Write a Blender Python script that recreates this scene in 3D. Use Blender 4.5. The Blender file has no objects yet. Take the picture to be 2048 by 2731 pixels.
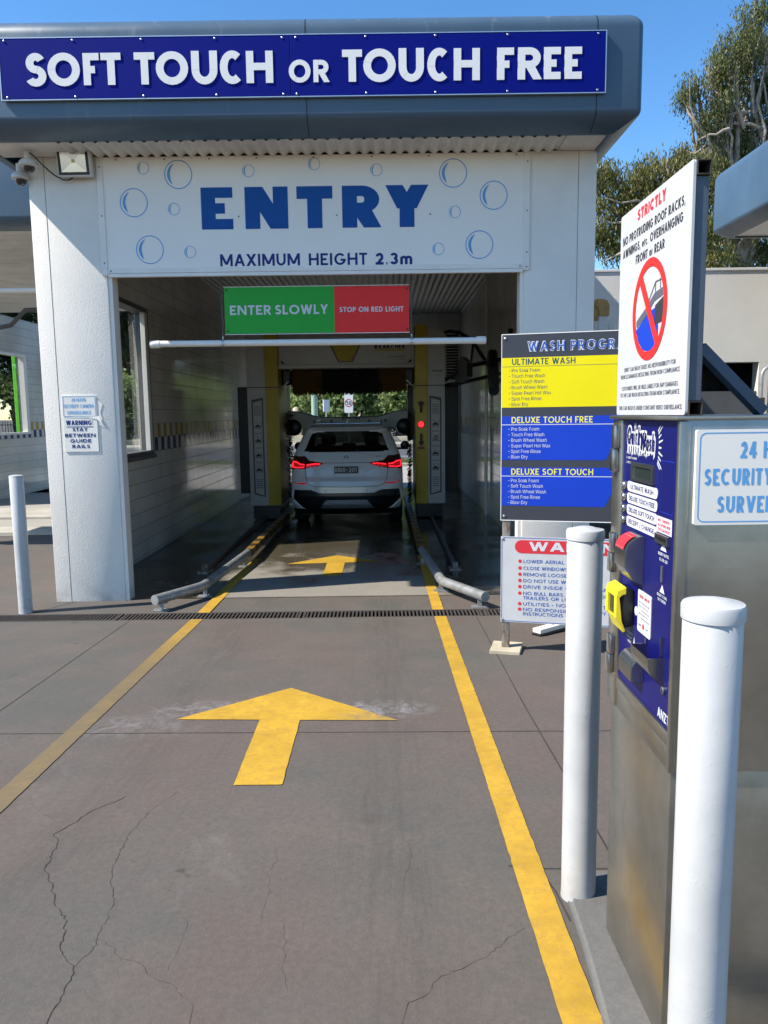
import bpy, bmesh, math, random, os
import numpy as np
from mathutils import Matrix, Vector
random.seed(7)
rng = np.random.default_rng(7)
R = math.radians
SC = bpy.context.scene
COL = SC.collection

# ------------------------------------------------------------------ camera
cam = bpy.data.cameras.new('camera')
cam.sensor_fit = 'VERTICAL'
cam.sensor_height = 36.0
cam.lens = 36.0 * 2051.0 / 2731.0
cam.clip_start = 0.05
cam.clip_end = 3000
cam_ob = bpy.data.objects.new('camera', cam)
COL.objects.link(cam_ob)
cam_ob.matrix_world = (Matrix.Translation((0, 0, 1.78)) @ Matrix.Rotation(R(90 - 7.24), 4, 'X')
                       @ Matrix.Rotation(R(-0.75), 4, 'Z'))
SC.camera = cam_ob

# ------------------------------------------------------------------ light
SUN = Vector((1.0, 0.27, -1.09)).normalized()        # the way the sunlight travels
elev = math.asin(-SUN.z)
azim = math.atan2(-SUN.x, -SUN.y)
world = bpy.data.worlds.new('World')
SC.world = world
world.use_nodes = True
wn = world.node_tree
sky = wn.nodes.new('ShaderNodeTexSky')
sky.sky_type = 'NISHITA'
sky.sun_disc = False
sky.sun_elevation = elev
sky.sun_rotation = azim
sky.air_density = 1.0
sky.altitude = 100
sky.dust_density = 0.15
sky.ozone_density = 3.5
bgn = wn.nodes['Background']
bgn.inputs['Strength'].default_value = 0.13
hsv = wn.nodes.new('ShaderNodeHueSaturation')
hsv.inputs['Saturation'].default_value = 1.22
wn.links.new(sky.outputs[0], hsv.inputs['Color'])
wn.links.new(hsv.outputs[0], bgn.inputs['Color'])
sun = bpy.data.lights.new('sun', 'SUN')
sun.energy = 4.5
sun.angle = R(0.5)
sun.color = (1.0, 0.94, 0.85)
sun_ob = bpy.data.objects.new('sun', sun)
COL.objects.link(sun_ob)
sun_ob.rotation_euler = SUN.to_track_quat('-Z', 'Y').to_euler()
sun_ob.location = (-20, -5, 25)
SC.view_settings.view_transform = 'Standard'
SC.view_settings.look = 'None'
SC.view_settings.exposure = 0.86
SC.view_settings.gamma = 1.0
SC.cycles.max_bounces = 10
SC.cycles.transparent_max_bounces = 16
SC.cycles.caustics_reflective = False
SC.cycles.caustics_refractive = False
SC.cycles.sample_clamp_indirect = 6.0


# ------------------------------------------------------------------ materials
def srgb(r, g, b):
    f = lambda c: (c / 255 / 12.92) if c <= 10 else ((c / 255 + 0.055) / 1.055) ** 2.4
    return (f(r), f(g), f(b))


class NT:
    def __init__(s, name):
        s.m = bpy.data.materials.new(name)
        s.m.use_nodes = True
        s.t = s.m.node_tree
        s.p = s.t.nodes['Principled BSDF']
        s.out = s.t.nodes['Material Output']
        s.pos = s.t.nodes.new('ShaderNodeNewGeometry')

    def n(s, typ, **kw):
        nd = s.t.nodes.new(typ)
        for k, v in kw.items():
            setattr(nd, k, v)
        return nd

    def put(s, sock, v):
        if isinstance(v, bpy.types.NodeSocket):
            s.t.links.new(v, sock)
        elif isinstance(v, (tuple, list)) and len(v) == 3 and sock.type == 'RGBA':
            sock.default_value = (*v, 1)
        else:
            sock.default_value = v

    def math(s, op, a, b=0.0, c=None):
        nd = s.n('ShaderNodeMath', operation=op)
        s.put(nd.inputs[0], a)
        s.put(nd.inputs[1], b)
        if c is not None:
            s.put(nd.inputs[2], c)
        return nd.outputs[0]

    def noise(s, scale, detail=4, rough=0.55, vec=None, stretch=None, dist=0.0):
        nd = s.n('ShaderNodeTexNoise')
        nd.inputs['Scale'].default_value = scale
        nd.inputs['Detail'].default_value = detail
        nd.inputs['Roughness'].default_value = rough
        nd.inputs['Distortion'].default_value = dist
        v = vec if vec is not None else s.pos.outputs['Position']
        if stretch:
            mp = s.n('ShaderNodeMapping')
            mp.inputs['Scale'].default_value = stretch
            s.t.links.new(v, mp.inputs[0])
            v = mp.outputs[0]
        s.t.links.new(v, nd.inputs['Vector'])
        return nd.outputs['Fac']

    def ramp(s, fac, lo, hi, a=0.0, b=1.0, clamp=True):
        nd = s.n('ShaderNodeMapRange', clamp=clamp)
        s.put(nd.inputs['Value'], fac)
        nd.inputs['From Min'].default_value = lo
        nd.inputs['From Max'].default_value = hi
        nd.inputs['To Min'].default_value = a
        nd.inputs['To Max'].default_value = b
        return nd.outputs[0]

    def mix(s, fac, a, b, blend='MIX'):
        nd = s.n('ShaderNodeMix', data_type='RGBA', blend_type=blend)
        s.put(nd.inputs[0], fac)
        s.put(nd.inputs[6], a)
        s.put(nd.inputs[7], b)
        return nd.outputs[2]

    def xyz(s):
        nd = s.n('ShaderNodeSeparateXYZ')
        s.t.links.new(s.pos.outputs['Position'], nd.inputs[0])
        return nd.outputs

    def bump(s, h, strength=0.3, dist=0.01, normal=None):
        nd = s.n('ShaderNodeBump')
        nd.inputs['Strength'].default_value = strength
        nd.inputs['Distance'].default_value = dist
        s.put(nd.inputs['Height'], h)
        if normal is not None:
            s.t.links.new(normal, nd.inputs['Normal'])
        s.t.links.new(nd.outputs[0], s.p.inputs['Normal'])
        return nd.outputs[0]

    def set(s, **kw):
        names = dict(col='Base Color', rough='Roughness', metal='Metallic', spec='Specular IOR Level', coat='Coat Weight',
                     coatr='Coat Roughness', em='Emission Color', ems='Emission Strength', alpha='Alpha', trans='Transmission Weight',
                     aniso='Anisotropic')
        for k, v in kw.items():
            s.put(s.p.inputs[names[k]], v)
        return s


def pm(name, col, rough=0.5, metal=0.0, var=0.12, vs=3.0, bump=0.0, bs=60.0, spec=0.5, coat=0.0, rvar=0.0):
    """a plain painted / moulded surface with a little uneven colour and gloss"""
    t = NT(name)
    t.set(rough=rough, metal=metal, spec=spec, coat=coat)
    if var:
        f = t.noise(vs, 5)
        c = t.mix(t.ramp(f, 0.3, 0.7), tuple(x * (1 - var) for x in col), tuple(min(1, x * (1 + var * 0.6)) for x in col))
        t.set(col=c)
    else:
        t.set(col=col)
    if rvar:
        t.set(rough=t.ramp(t.noise(vs * 2.7, 5), 0.3, 0.7, max(0.02, rough - rvar), rough + rvar))
    if bump:
        t.bump(t.noise(bs, 4), bump, 0.004)
    return t.m


def emis(name, col, strength, base=None):
    t = NT(name)
    t.set(col=base or col, em=col, ems=strength, rough=0.25)
    return t.m


M = {}
M['white_paint'] = pm('white_paint', (.74, .75, .76), .45, var=.06, bump=.25, bs=18)
M['notice_white'] = pm('notice_white', (.53, .53, .525), .4, var=.06, vs=9, spec=.3)
M['panel_white'] = pm('panel_white', (.86, .81, .725), .35, var=.04, vs=1.3)
M['trim_white'] = pm('trim_white', (.80, .76, .69), .4, var=.06, vs=5)
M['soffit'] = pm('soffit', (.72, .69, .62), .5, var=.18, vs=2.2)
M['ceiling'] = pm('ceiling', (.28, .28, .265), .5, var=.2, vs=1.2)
M['sign_blue'] = pm('sign_blue', (.0012, .007, .19), .5, var=.05, spec=.10)
M['letter_white'] = pm('letter_white', (.86, .83, .78), .4, var=.02, spec=.22)
M['entry_blue'] = pm('entry_blue', (.003, .075, .30), .4, var=.06, vs=6, spec=.22)
M['bubble_blue'] = pm('bubble_blue', (.12, .34, .66), .4, var=.05, spec=.22)
M['navy'] = pm('navy', (.012, .03, .18), .4, var=.05, spec=.22)
M['green'] = pm('green', (.022, .36, .04), .4, var=.06, spec=.22)
M['red'] = pm('red', (.82, .03, .026), .4, var=.06, spec=.22)
M['aluminium'] = pm('aluminium', (.62, .63, .64), .38, metal=.9, var=.1, vs=9)
M['steel'] = pm('steel', (.42, .415, .40), .3, metal=1, var=.15, vs=9)
M['screw'] = pm('screw', (.55, .55, .55), .3, metal=1, var=0)
M['dark'] = pm('dark', (.012, .012, .013), .5, var=.2)
M['black'] = pm('black', (.006, .006, .007), .35, var=.1)
M['rubber'] = pm('rubber', (.012, .012, .012), .8, var=.2)
M['crackline'] = pm('crackline', (.045, .036, .032), .9, var=.4, vs=20)
M['hairline'] = pm('hairline', (.070, .056, .047), .9, var=.3, vs=9)
M['joint'] = pm('joint', (.036, .031, .028), .9, var=.3)
M['sign_grey'] = pm('sign_grey', (.05, .054, .066), .35, var=.05, spec=.22)
M['sign_yellow'] = pm('sign_yellow', (.78, .66, .005), .35, var=.05, spec=.22)
M['board_blue'] = pm('board_blue', (.011, .05, .46), .35, var=.05, spec=.22)
M['text_dark'] = pm('text_dark', (.03, .03, .035), .5, var=0)
M['text_grey'] = pm('text_grey', (.10, .10, .12), .5, var=0)
M['text_teal'] = pm('text_teal', (.012, .07, .11), .5, var=0)
M['text_blue'] = pm('text_blue', (.02, .09, .38), .5, var=0)
M['text_sky'] = pm('text_sky', (.12, .36, .66), .5, var=0)
M['text_yellow'] = pm('text_yellow', (.82, .74, .03), .5, var=0)
M['text_red'] = pm('text_red', (.62, .025, .04), .5, var=0)
M['text_white'] = pm('text_white', (.60, .60, .61), .5, var=0)
M['yellow'] = pm('yellow', (.50, .37, .012), .4, var=.12, vs=4)
M['gantry_white'] = pm('gantry_white', (.52, .52, .51), .35, var=.1, vs=2)
M['gantry_grey'] = pm('gantry_grey', (.10, .10, .10), .45, var=.1)
M['bristle_black'] = pm('bristle_black', (.008, .008, .008), .8, var=.3, vs=30)
M['bristle_yellow'] = pm('bristle_yellow', (.15, .075, .012), .8, var=.4, vs=30)
M['panel_blue'] = pm('panel_blue', (.0045, .0055, .100), .42, var=.08, vs=8, spec=.25)
M['reader_yellow'] = pm('reader_yellow', (.80, .66, .02), .4, var=.05)
M['car_white'] = pm('car_white', (.82, .82, .80), .25, var=.03, coat=.8)
M['car_black'] = pm('car_black', (.008, .008, .009), .25, var=.1)
M['car_silver'] = pm('car_silver', (.42, .42, .42), .35, metal=.6, var=.05)
M['lamp_red_dark'] = pm('lamp_red_dark', (.06, .002, .004), .12, var=0, coat=1)
M['lamp_red'] = emis('lamp_red', (1, .012, .02), .13, (.30, .004, .008))
M['light_bar'] = emis('light_bar', (1, .02, .04), 1.1, (.5, .01, .02))
M['led_red'] = emis('led_red', (1, .03, .04), 3.0, (.5, .01, .02))
M['reflector'] = emis('reflector', (1, .03, .03), .08, (.6, .02, .02))  # faint glow added to a passive reflector, which is no lamp
M['label_red'] = pm('label_red', (.28, .02, .025), .4, var=.1)
M['wood'] = pm('wood', (.42, .25, .08), .6, var=.25, vs=12)
M['frp'] = pm('frp', (.60, .61, .62), .5, var=.12, vs=8)
M['tube_blue'] = pm('tube_blue', (.075, .095, .125), .38, var=.15, vs=7)
M['brace_blue'] = pm('brace_blue', (.03, .06, .105), .45, var=.15, vs=7)
M['stone'] = pm('stone', (.50, .43, .30), .8, var=.25, vs=4, bump=.4, bs=25)
M['pole_green'] = pm('pole_green', (.30, .42, .32), .5, var=.1)
M['bright_green'] = pm('bright_green', (.12, .50, .03), .4, var=.08)
M['deep_green'] = pm('deep_green', (.004, .04, .014), .4, var=.1)
M['asphalt'] = pm('asphalt', (.075, .077, .082), .85, var=.25, vs=1.3, bump=.3, bs=70)
M['bark'] = pm('bark', (.36, .31, .25), .85, var=.4, vs=3, bump=.5, bs=12)
M['bark_dark'] = pm('bark_dark', (.09, .07, .05), .9, var=.35, vs=4, bump=.5, bs=14)
M['concrete_pale'] = pm('concrete_pale', (.40, .37, .31), .85, var=.22, vs=1.4, bump=.3, bs=40)
M['dark_wall'] = pm('dark_wall', (.11, .115, .12), .8, var=.2, vs=2)
M['cam_white'] = pm('cam_white', (.62, .61, .58), .45, var=.06)
M['dome'] = pm('dome', (.006, .006, .008), .05, var=0, coat=1)
M['led_cob'] = pm('led_cob', (.65, .62, .12), .4, var=0)
M['reflector_foil'] = pm('reflector_foil', (.72, .70, .66), .18, metal=1, var=.05)
M['rust'] = pm('rust', (.050, .040, .034), .85, var=.4, vs=30)
M['lcd'] = pm('lcd', (.02, .03, .025), .15, var=.1)


def mat_stucco():
    t = NT('rendered_wall')
    d = t.mix(t.ramp(t.noise(1.6, 6), .35, .75), (.79, .745, .665), (.86, .815, .735))
    z = t.xyz()[2]
    grime = t.math('MULTIPLY', t.ramp(z, 0.0, 0.22, 1, 0), t.ramp(t.noise(7, 5), .4, .65))
    t.set(col=t.mix(t.math('MULTIPLY', grime, .5), d, (.30, .27, .23)), rough=.75, spec=.3)
    h = t.math('ADD', t.noise(70, 4, .65, dist=.5), t.math('MULTIPLY', t.noise(190, 3), .4))
    t.bump(h, .55, .008)
    return t.m


def mat_tile():
    """portrait tiles with a yellow and a blue chequer course"""
    t = NT('glazed_tile')
    x, y, z = t.xyz()
    u = t.math('DIVIDE', y, .150)
    v = t.math('DIVIDE', t.math('SUBTRACT', z, 1.33), .185)
    fu, fv = t.math('FRACT', u), t.math('FRACT', v)
    row, colm = t.math('FLOOR', v), t.math('FLOOR', u)
    odd = t.math('MODULO', t.math('ABSOLUTE', colm), 2.0)
    even = t.math('SUBTRACT', 1.0, odd)
    is0 = t.math('COMPARE', row, 0.0, .1)
    is1 = t.math('COMPARE', row, 1.0, .1)
    wn_ = t.n('ShaderNodeTexWhiteNoise', noise_dimensions='2D')
    cb = t.n('ShaderNodeCombineXYZ')
    t.put(cb.inputs[0], colm)
    t.put(cb.inputs[1], row)
    t.t.links.new(cb.outputs[0], wn_.inputs[0])
    base = t.mix(wn_.outputs[0], (.68, .66, .60), (.74, .72, .66))
    base = t.mix(t.ramp(t.noise(.8, 4), .35, .7), base, (.52, .49, .43))
    c = t.mix(t.math('MULTIPLY', is1, even), base, (.50, .36, .07))
    c = t.mix(t.math('MULTIPLY', is0, odd), c, (.035, .075, .17))
    gu = t.math('LESS_THAN', t.math('MINIMUM', fu, t.math('SUBTRACT', 1.0, fu)), .014)
    gv = t.math('LESS_THAN', t.math('MINIMUM', fv, t.math('SUBTRACT', 1.0, fv)), .020)
    g = t.math('MAXIMUM', t.math('MULTIPLY', gu, .45), gv)
    t.set(col=t.mix(g, c, (.20, .18, .15)), rough=t.math('ADD', t.math('MULTIPLY', g, .5), t.ramp(t.noise(5, 3), .3, .7, .05, .16)), spec=.55)
    # every tile sits at its own slight tilt, so reflections break up tile by tile
    h = t.math('SUBTRACT', t.math('MULTIPLY', t.math('SUBTRACT', wn_.outputs[0], .5), t.math('MULTIPLY', fu, .16)), g)
    t.bump(h, .25, .004)
    return t.m


def concrete(name, cols, rough, wet=False):
    t = NT(name)
    x, y, z = t.xyz()
    a = t.noise(.55, 5, .6)
    b = t.noise(2.3, 8, .68, dist=.4)
    fine = t.noise(46, 6, .72)
    c = t.mix(t.ramp(a, .42, .58), cols[0], cols[1])
    c = t.mix(t.math('MULTIPLY', t.ramp(b, .42, .66), .75), c, cols[2])
    c = t.mix(t.ramp(fine, .34, .66, 0, .42), c, tuple(k * .55 for k in cols[1]))
    c = t.mix(t.math('MULTIPLY', t.ramp(t.noise(210, 3, .7), .62, .74), .45), c, tuple(min(1, k * 2.1) for k in cols[1]))
    pale = t.math('MULTIPLY', t.ramp(t.noise(1.1, 7, .7, dist=1.0), .60, .74), t.ramp(t.noise(9, 6, .7), .40, .65))
    c = t.mix(t.math('MULTIPLY', pale, .16), c, (.34, .33, .33))
    # tyre scuffs: long faint streaks along the lane
    st = t.noise(3.2, 6, .65, stretch=(9, .45, 1))
    c = t.mix(t.ramp(st, .58, .78, 0, .35), c, tuple(k * .62 for k in cols[0]))
    if not wet:
        # two round powdery scuffs where wheels turn beside the painted arrow
        for (px, py, rx, ry, am) in ((-.98, 4.22, .42, .16, .5), (-.05, 4.18, .36, .18, .5), (-1.35, 3.95, .4, .22, .25)):
            dx = t.math('DIVIDE', t.math('SUBTRACT', x, px), rx)
            dy = t.math('DIVIDE', t.math('SUBTRACT', y, py), ry)
            d2 = t.math('ADD', t.math('MULTIPLY', dx, dx), t.math('MULTIPLY', dy, dy))
            mk = t.math('MULTIPLY', t.ramp(d2, .1, 1.0, 1, 0), t.ramp(t.noise(7.5, 8, .72, dist=1.6), .44, .64))
            c = t.mix(t.math('MULTIPLY', mk, am), c, (.36, .36, .37))
        for tx in (-1.22, .02):                      # rubbered tracks where every car rolls
            d = t.math('ABSOLUTE', t.math('SUBTRACT', x, t.math('ADD', tx, t.ramp(t.noise(.7, 2), .3, .7, -.10, .10))))
            tk = t.math('MULTIPLY', t.ramp(d, .05, .20, 1, 0), t.ramp(t.noise(5, 6, .7, stretch=(6, .5, 1)), .40, .62, .1, 1))
            c = t.mix(t.math('MULTIPLY', tk, .30), c, tuple(k * .50 for k in cols[1]))
        drip = t.math('MULTIPLY', t.ramp(t.noise(6.5, 2, .4), .735, .76), t.ramp(t.noise(1.1, 2), .5, .6))
        c = t.mix(t.math('MULTIPLY', drip, .6), c, tuple(k * .35 for k in cols[1]))
        oil = t.ramp(t.noise(1.7, 3, .5), .70, .76)
        c = t.mix(t.math('MULTIPLY', oil, .35), c, tuple(k * .4 for k in cols[0]))
        t.set(col=c, rough=rough, spec=.3)
        t.bump(t.math('ADD', t.noise(130, 5, .7), t.math('MULTIPLY', t.noise(14, 5), .5)), .32, .006)
    else:
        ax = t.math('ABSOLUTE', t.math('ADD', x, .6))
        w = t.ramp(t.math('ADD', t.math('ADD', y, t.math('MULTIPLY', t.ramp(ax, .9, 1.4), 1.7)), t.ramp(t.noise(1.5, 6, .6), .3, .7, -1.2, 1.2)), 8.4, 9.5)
        dark = t.mix(1.0, c, t.mix(t.ramp(ax, .95, 1.35), (.34, .315, .25), (.07, .07, .066)), 'MULTIPLY')  # wet tone, plus the bay's shade painted in near-black along both walls
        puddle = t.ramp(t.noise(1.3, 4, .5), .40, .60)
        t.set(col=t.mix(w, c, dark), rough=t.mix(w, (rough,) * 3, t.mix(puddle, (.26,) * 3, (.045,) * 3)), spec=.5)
        t.bump(t.math('ADD', t.math('MULTIPLY', t.noise(120, 5, .7), .6), t.noise(5, 3)), .10, .006)
    return t.m


def mat_lane_paint(name, col, worn):
    t = NT(name)
    x, y, z = t.xyz()
    c = t.mix(t.ramp(t.noise(4.5, 7, .7), .32, .68), tuple(k * .66 for k in col), col)
    c = t.mix(t.ramp(t.noise(26, 7, .75, dist=.6), .46, .64, 0, .6), c, (col[0] * .62, col[1] * .60, col[2] * 1.3))
    c = t.mix(t.ramp(t.noise(90, 5, .75), .58, .72, 0, .5), c, tuple(k * .5 for k in col))
    patch = t.ramp(t.noise(1.3, 5, .6), .40, .62)
    chip = t.math('MULTIPLY', t.ramp(t.noise(38, 8, .8), .60, .66), t.math('ADD', t.math('MULTIPLY', patch, .7), .12))
    c = t.mix(chip, c, (.135, .115, .10))
    if worn:
        band = t.math('MULTIPLY', t.ramp(y, 1.8, 2.6), t.ramp(y, 5.0, 6.4, 1, .25))
        c = t.mix(t.math('MULTIPLY', band, t.ramp(t.noise(8, 8, .8), .22, .55, .75, .99)), c, (.160, .120, .066))
        c = t.mix(t.math('MULTIPLY', t.ramp(t.noise(17, 8, .8, stretch=(1, 3, 1)), .56, .62), .75), c, (.14, .11, .085))
    else:                                       # the arrow's scuffed right barb
        dx, dy = t.math('SUBTRACT', x, .02), t.math('SUBTRACT', y, 4.06)
        d = t.math('ADD', t.math('MULTIPLY', dx, dx), t.math('MULTIPLY', t.math('MULTIPLY', dy, dy), 6.0))
        m = t.math('MULTIPLY', t.ramp(d, .0, .10, 1, 0), t.ramp(t.noise(9, 7, .75, dist=1), .30, .62))
        c = t.mix(m, c, (.20, .15, .085))
    t.set(col=c, rough=.62, spec=.3)
    t.bump(t.noise(150, 5, .75), .25, .004)
    return t.m


def mat_stripe():
    t = NT('hazard_stripe')
    x, y, z = t.xyz()
    s = t.math('FRACT', t.math('DIVIDE', t.math('ADD', y, t.math('MULTIPLY', z, 1.0)), .38))
    k = t.math('GREATER_THAN', s, .55)
    c = t.mix(k, (.25, .13, .013), (.009, .009, .009))
    t.set(col=t.mix(t.ramp(t.noise(12, 6, .7), .5, .75, 0, .6), c, (.05, .045, .04)), rough=.45)
    return t.m


def mat_fascia():
    t = NT('fascia_paint')
    x, y, z = t.xyz()
    c = t.mix(t.ramp(t.noise(.9, 5), .3, .7), (.058, .098, .140), (.078, .124, .170))
    streak = t.math('MULTIPLY', t.ramp(t.noise(3.0, 6, .7, stretch=(3, 3, .35)), .60, .74), t.ramp(z, 4.3, 5.05, .25, 1))
    c = t.mix(t.math('MULTIPLY', streak, .5), c, (.30, .33, .36))
    c = t.mix(t.math('MULTIPLY', t.ramp(t.noise(16, 6, .75), .66, .72), t.ramp(z, 4.85, 5.04, 0, .8)), c, (.5, .52, .55))
    t.set(col=c, rough=t.ramp(t.noise(2.2, 4), .3, .7, .28, .42), spec=.5)
    t.bump(t.noise(1.6, 3), .12, .02)
    return t.m


def mat_brushed():
    t = NT('brushed_stainless')
    x, y, z = t.xyz()
    br = t.noise(6, 5, .7, stretch=(1, 1, 60))
    drip = t.noise(7, 6, .65, stretch=(1, 1, .18), dist=.5)
    blot = t.noise(5.5, 5, .65)
    c = t.mix(t.ramp(blot, .35, .68), (.33, .305, .255), (.43, .40, .345))
    c = t.mix(t.ramp(drip, .55, .70, 0, .45), c, (.215, .195, .155))
    c = t.mix(t.ramp(t.noise(60, 5, .75), .66, .74, 0, .5), c, (.18, .17, .15))
    t.set(col=c, metal=.92, rough=t.math('ADD', t.ramp(br, .3, .7, .26, .40), t.ramp(drip, .5, .7, 0, .12)))
    t.bump(br, .06, .002)
    return t.m


def mat_galv():
    t = NT('galvanised')
    c = t.mix(t.ramp(t.noise(11, 6, .65), .35, .65), (.25, .26, .26), (.40, .41, .41))
    c = t.mix(t.ramp(t.noise(5, 5, .7), .60, .72, 0, .5), c, (.30, .27, .23))
    t.set(col=c, metal=.55, rough=.5)
    t.bump(t.noise(90, 3), .1, .002)
    return t.m


def mat_rusty_steel():
    t = NT('rusty_post')
    r = t.ramp(t.noise(17, 6, .7, stretch=(1, 1, .3)), .46, .58)
    c = t.mix(r, (.42, .40, .37), (.17, .09, .045))
    t.set(col=c, metal=t.math('MULTIPLY', t.math('SUBTRACT', 1.0, r), .8), rough=.5)
    t.bump(t.noise(60, 5), .2, .003)
    return t.m


def mat_glass(name, tint=(.9, .95, .93), refl=1.0):
    t = NT(name)
    tr = t.n('ShaderNodeBsdfTransparent')
    tr.inputs[0].default_value = (*tint, 1)
    gl = t.n('ShaderNodeBsdfGlossy')
    gl.inputs['Roughness'].default_value = .01
    lw = t.n('ShaderNodeLayerWeight')
    lw.inputs['Blend'].default_value = .5
    mx = t.n('ShaderNodeMixShader')
    f = t.math('MULTIPLY', t.math('ADD', .04, t.math('MULTIPLY', t.math('POWER', lw.outputs['Facing'], 4.0), .9)), refl)
    t.put(mx.inputs[0], f)
    t.t.links.new(tr.outputs[0], mx.inputs[1])
    t.t.links.new(gl.outputs[0], mx.inputs[2])
    t.t.links.new(mx.outputs[0], t.out.inputs['Surface'])
    return t.m


def mat_leaf(name, c1, c2, c3):
    t = NT(name)
    ri = t.pos.outputs['Random Per Island']
    big = t.noise(.9, 3)
    c = t.mix(ri, c1, c2)
    c = t.mix(t.ramp(big, .42, .66, 0, .7), c, c3)
    t.set(col=c, rough=.55, spec=.35)
    tl = t.n('ShaderNodeBsdfTranslucent')
    t.put(tl.inputs[0], t.mix(.5, c, tuple(k * 1.6 for k in c2)))
    mx = t.n('ShaderNodeMixShader')
    mx.inputs[0].default_value = .28
    t.t.links.new(t.p.outputs[0], mx.inputs[1])
    t.t.links.new(tl.outputs[0], mx.inputs[2])
    t.t.links.new(mx.outputs[0], t.out.inputs['Surface'])
    return t.m


M['stucco'] = mat_stucco()
M['tile'] = mat_tile()
M['ground'] = concrete('forecourt_concrete', ((.126, .096, .080), (.100, .095, .082), (.142, .112, .094)), .8)
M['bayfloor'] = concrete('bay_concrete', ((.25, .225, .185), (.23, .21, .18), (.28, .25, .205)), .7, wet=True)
M['apron'] = concrete('apron_concrete', ((.36, .33, .29), (.34, .32, .28), (.40, .37, .33)), .85)
M['lane'] = mat_lane_paint('lane_yellow', (.58, .345, .035), False)
M['lane_worn'] = mat_lane_paint('lane_yellow_worn', (.56, .33, .035), True)
M['stripe'] = mat_stripe()
M['fascia'] = mat_fascia()
M['stainless'] = mat_brushed()
M['galv'] = mat_galv()
M['rusty'] = mat_rusty_steel()
M['glass'] = mat_glass('window_glass', (.96, .98, .97))
M['tint'] = mat_glass('tinted_glass', (.20, .21, .20), 1.0)
M['gum'] = mat_leaf('gum_leaf', (.045, .065, .018), (.13, .15, .045), (.19, .18, .05))
M['gum2'] = mat_leaf('gum_leaf_olive', (.045, .060, .015), (.15, .15, .035), (.22, .19, .045))
M['leaf_bright'] = mat_leaf('leaf_bright', (.10, .16, .035), (.22, .29, .10), (.32, .36, .15))
M['leaf_dark'] = mat_leaf('leaf_dark', (.018, .032, .010), (.035, .058, .018), (.05, .075, .02))
M['grass'] = mat_leaf('grass_blade', (.07, .12, .02), (.16, .20, .05), (.22, .20, .07))

# ------------------------------------------------------------------ mesh helpers
WM = {}                                   # each root / part and its world matrix


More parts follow.
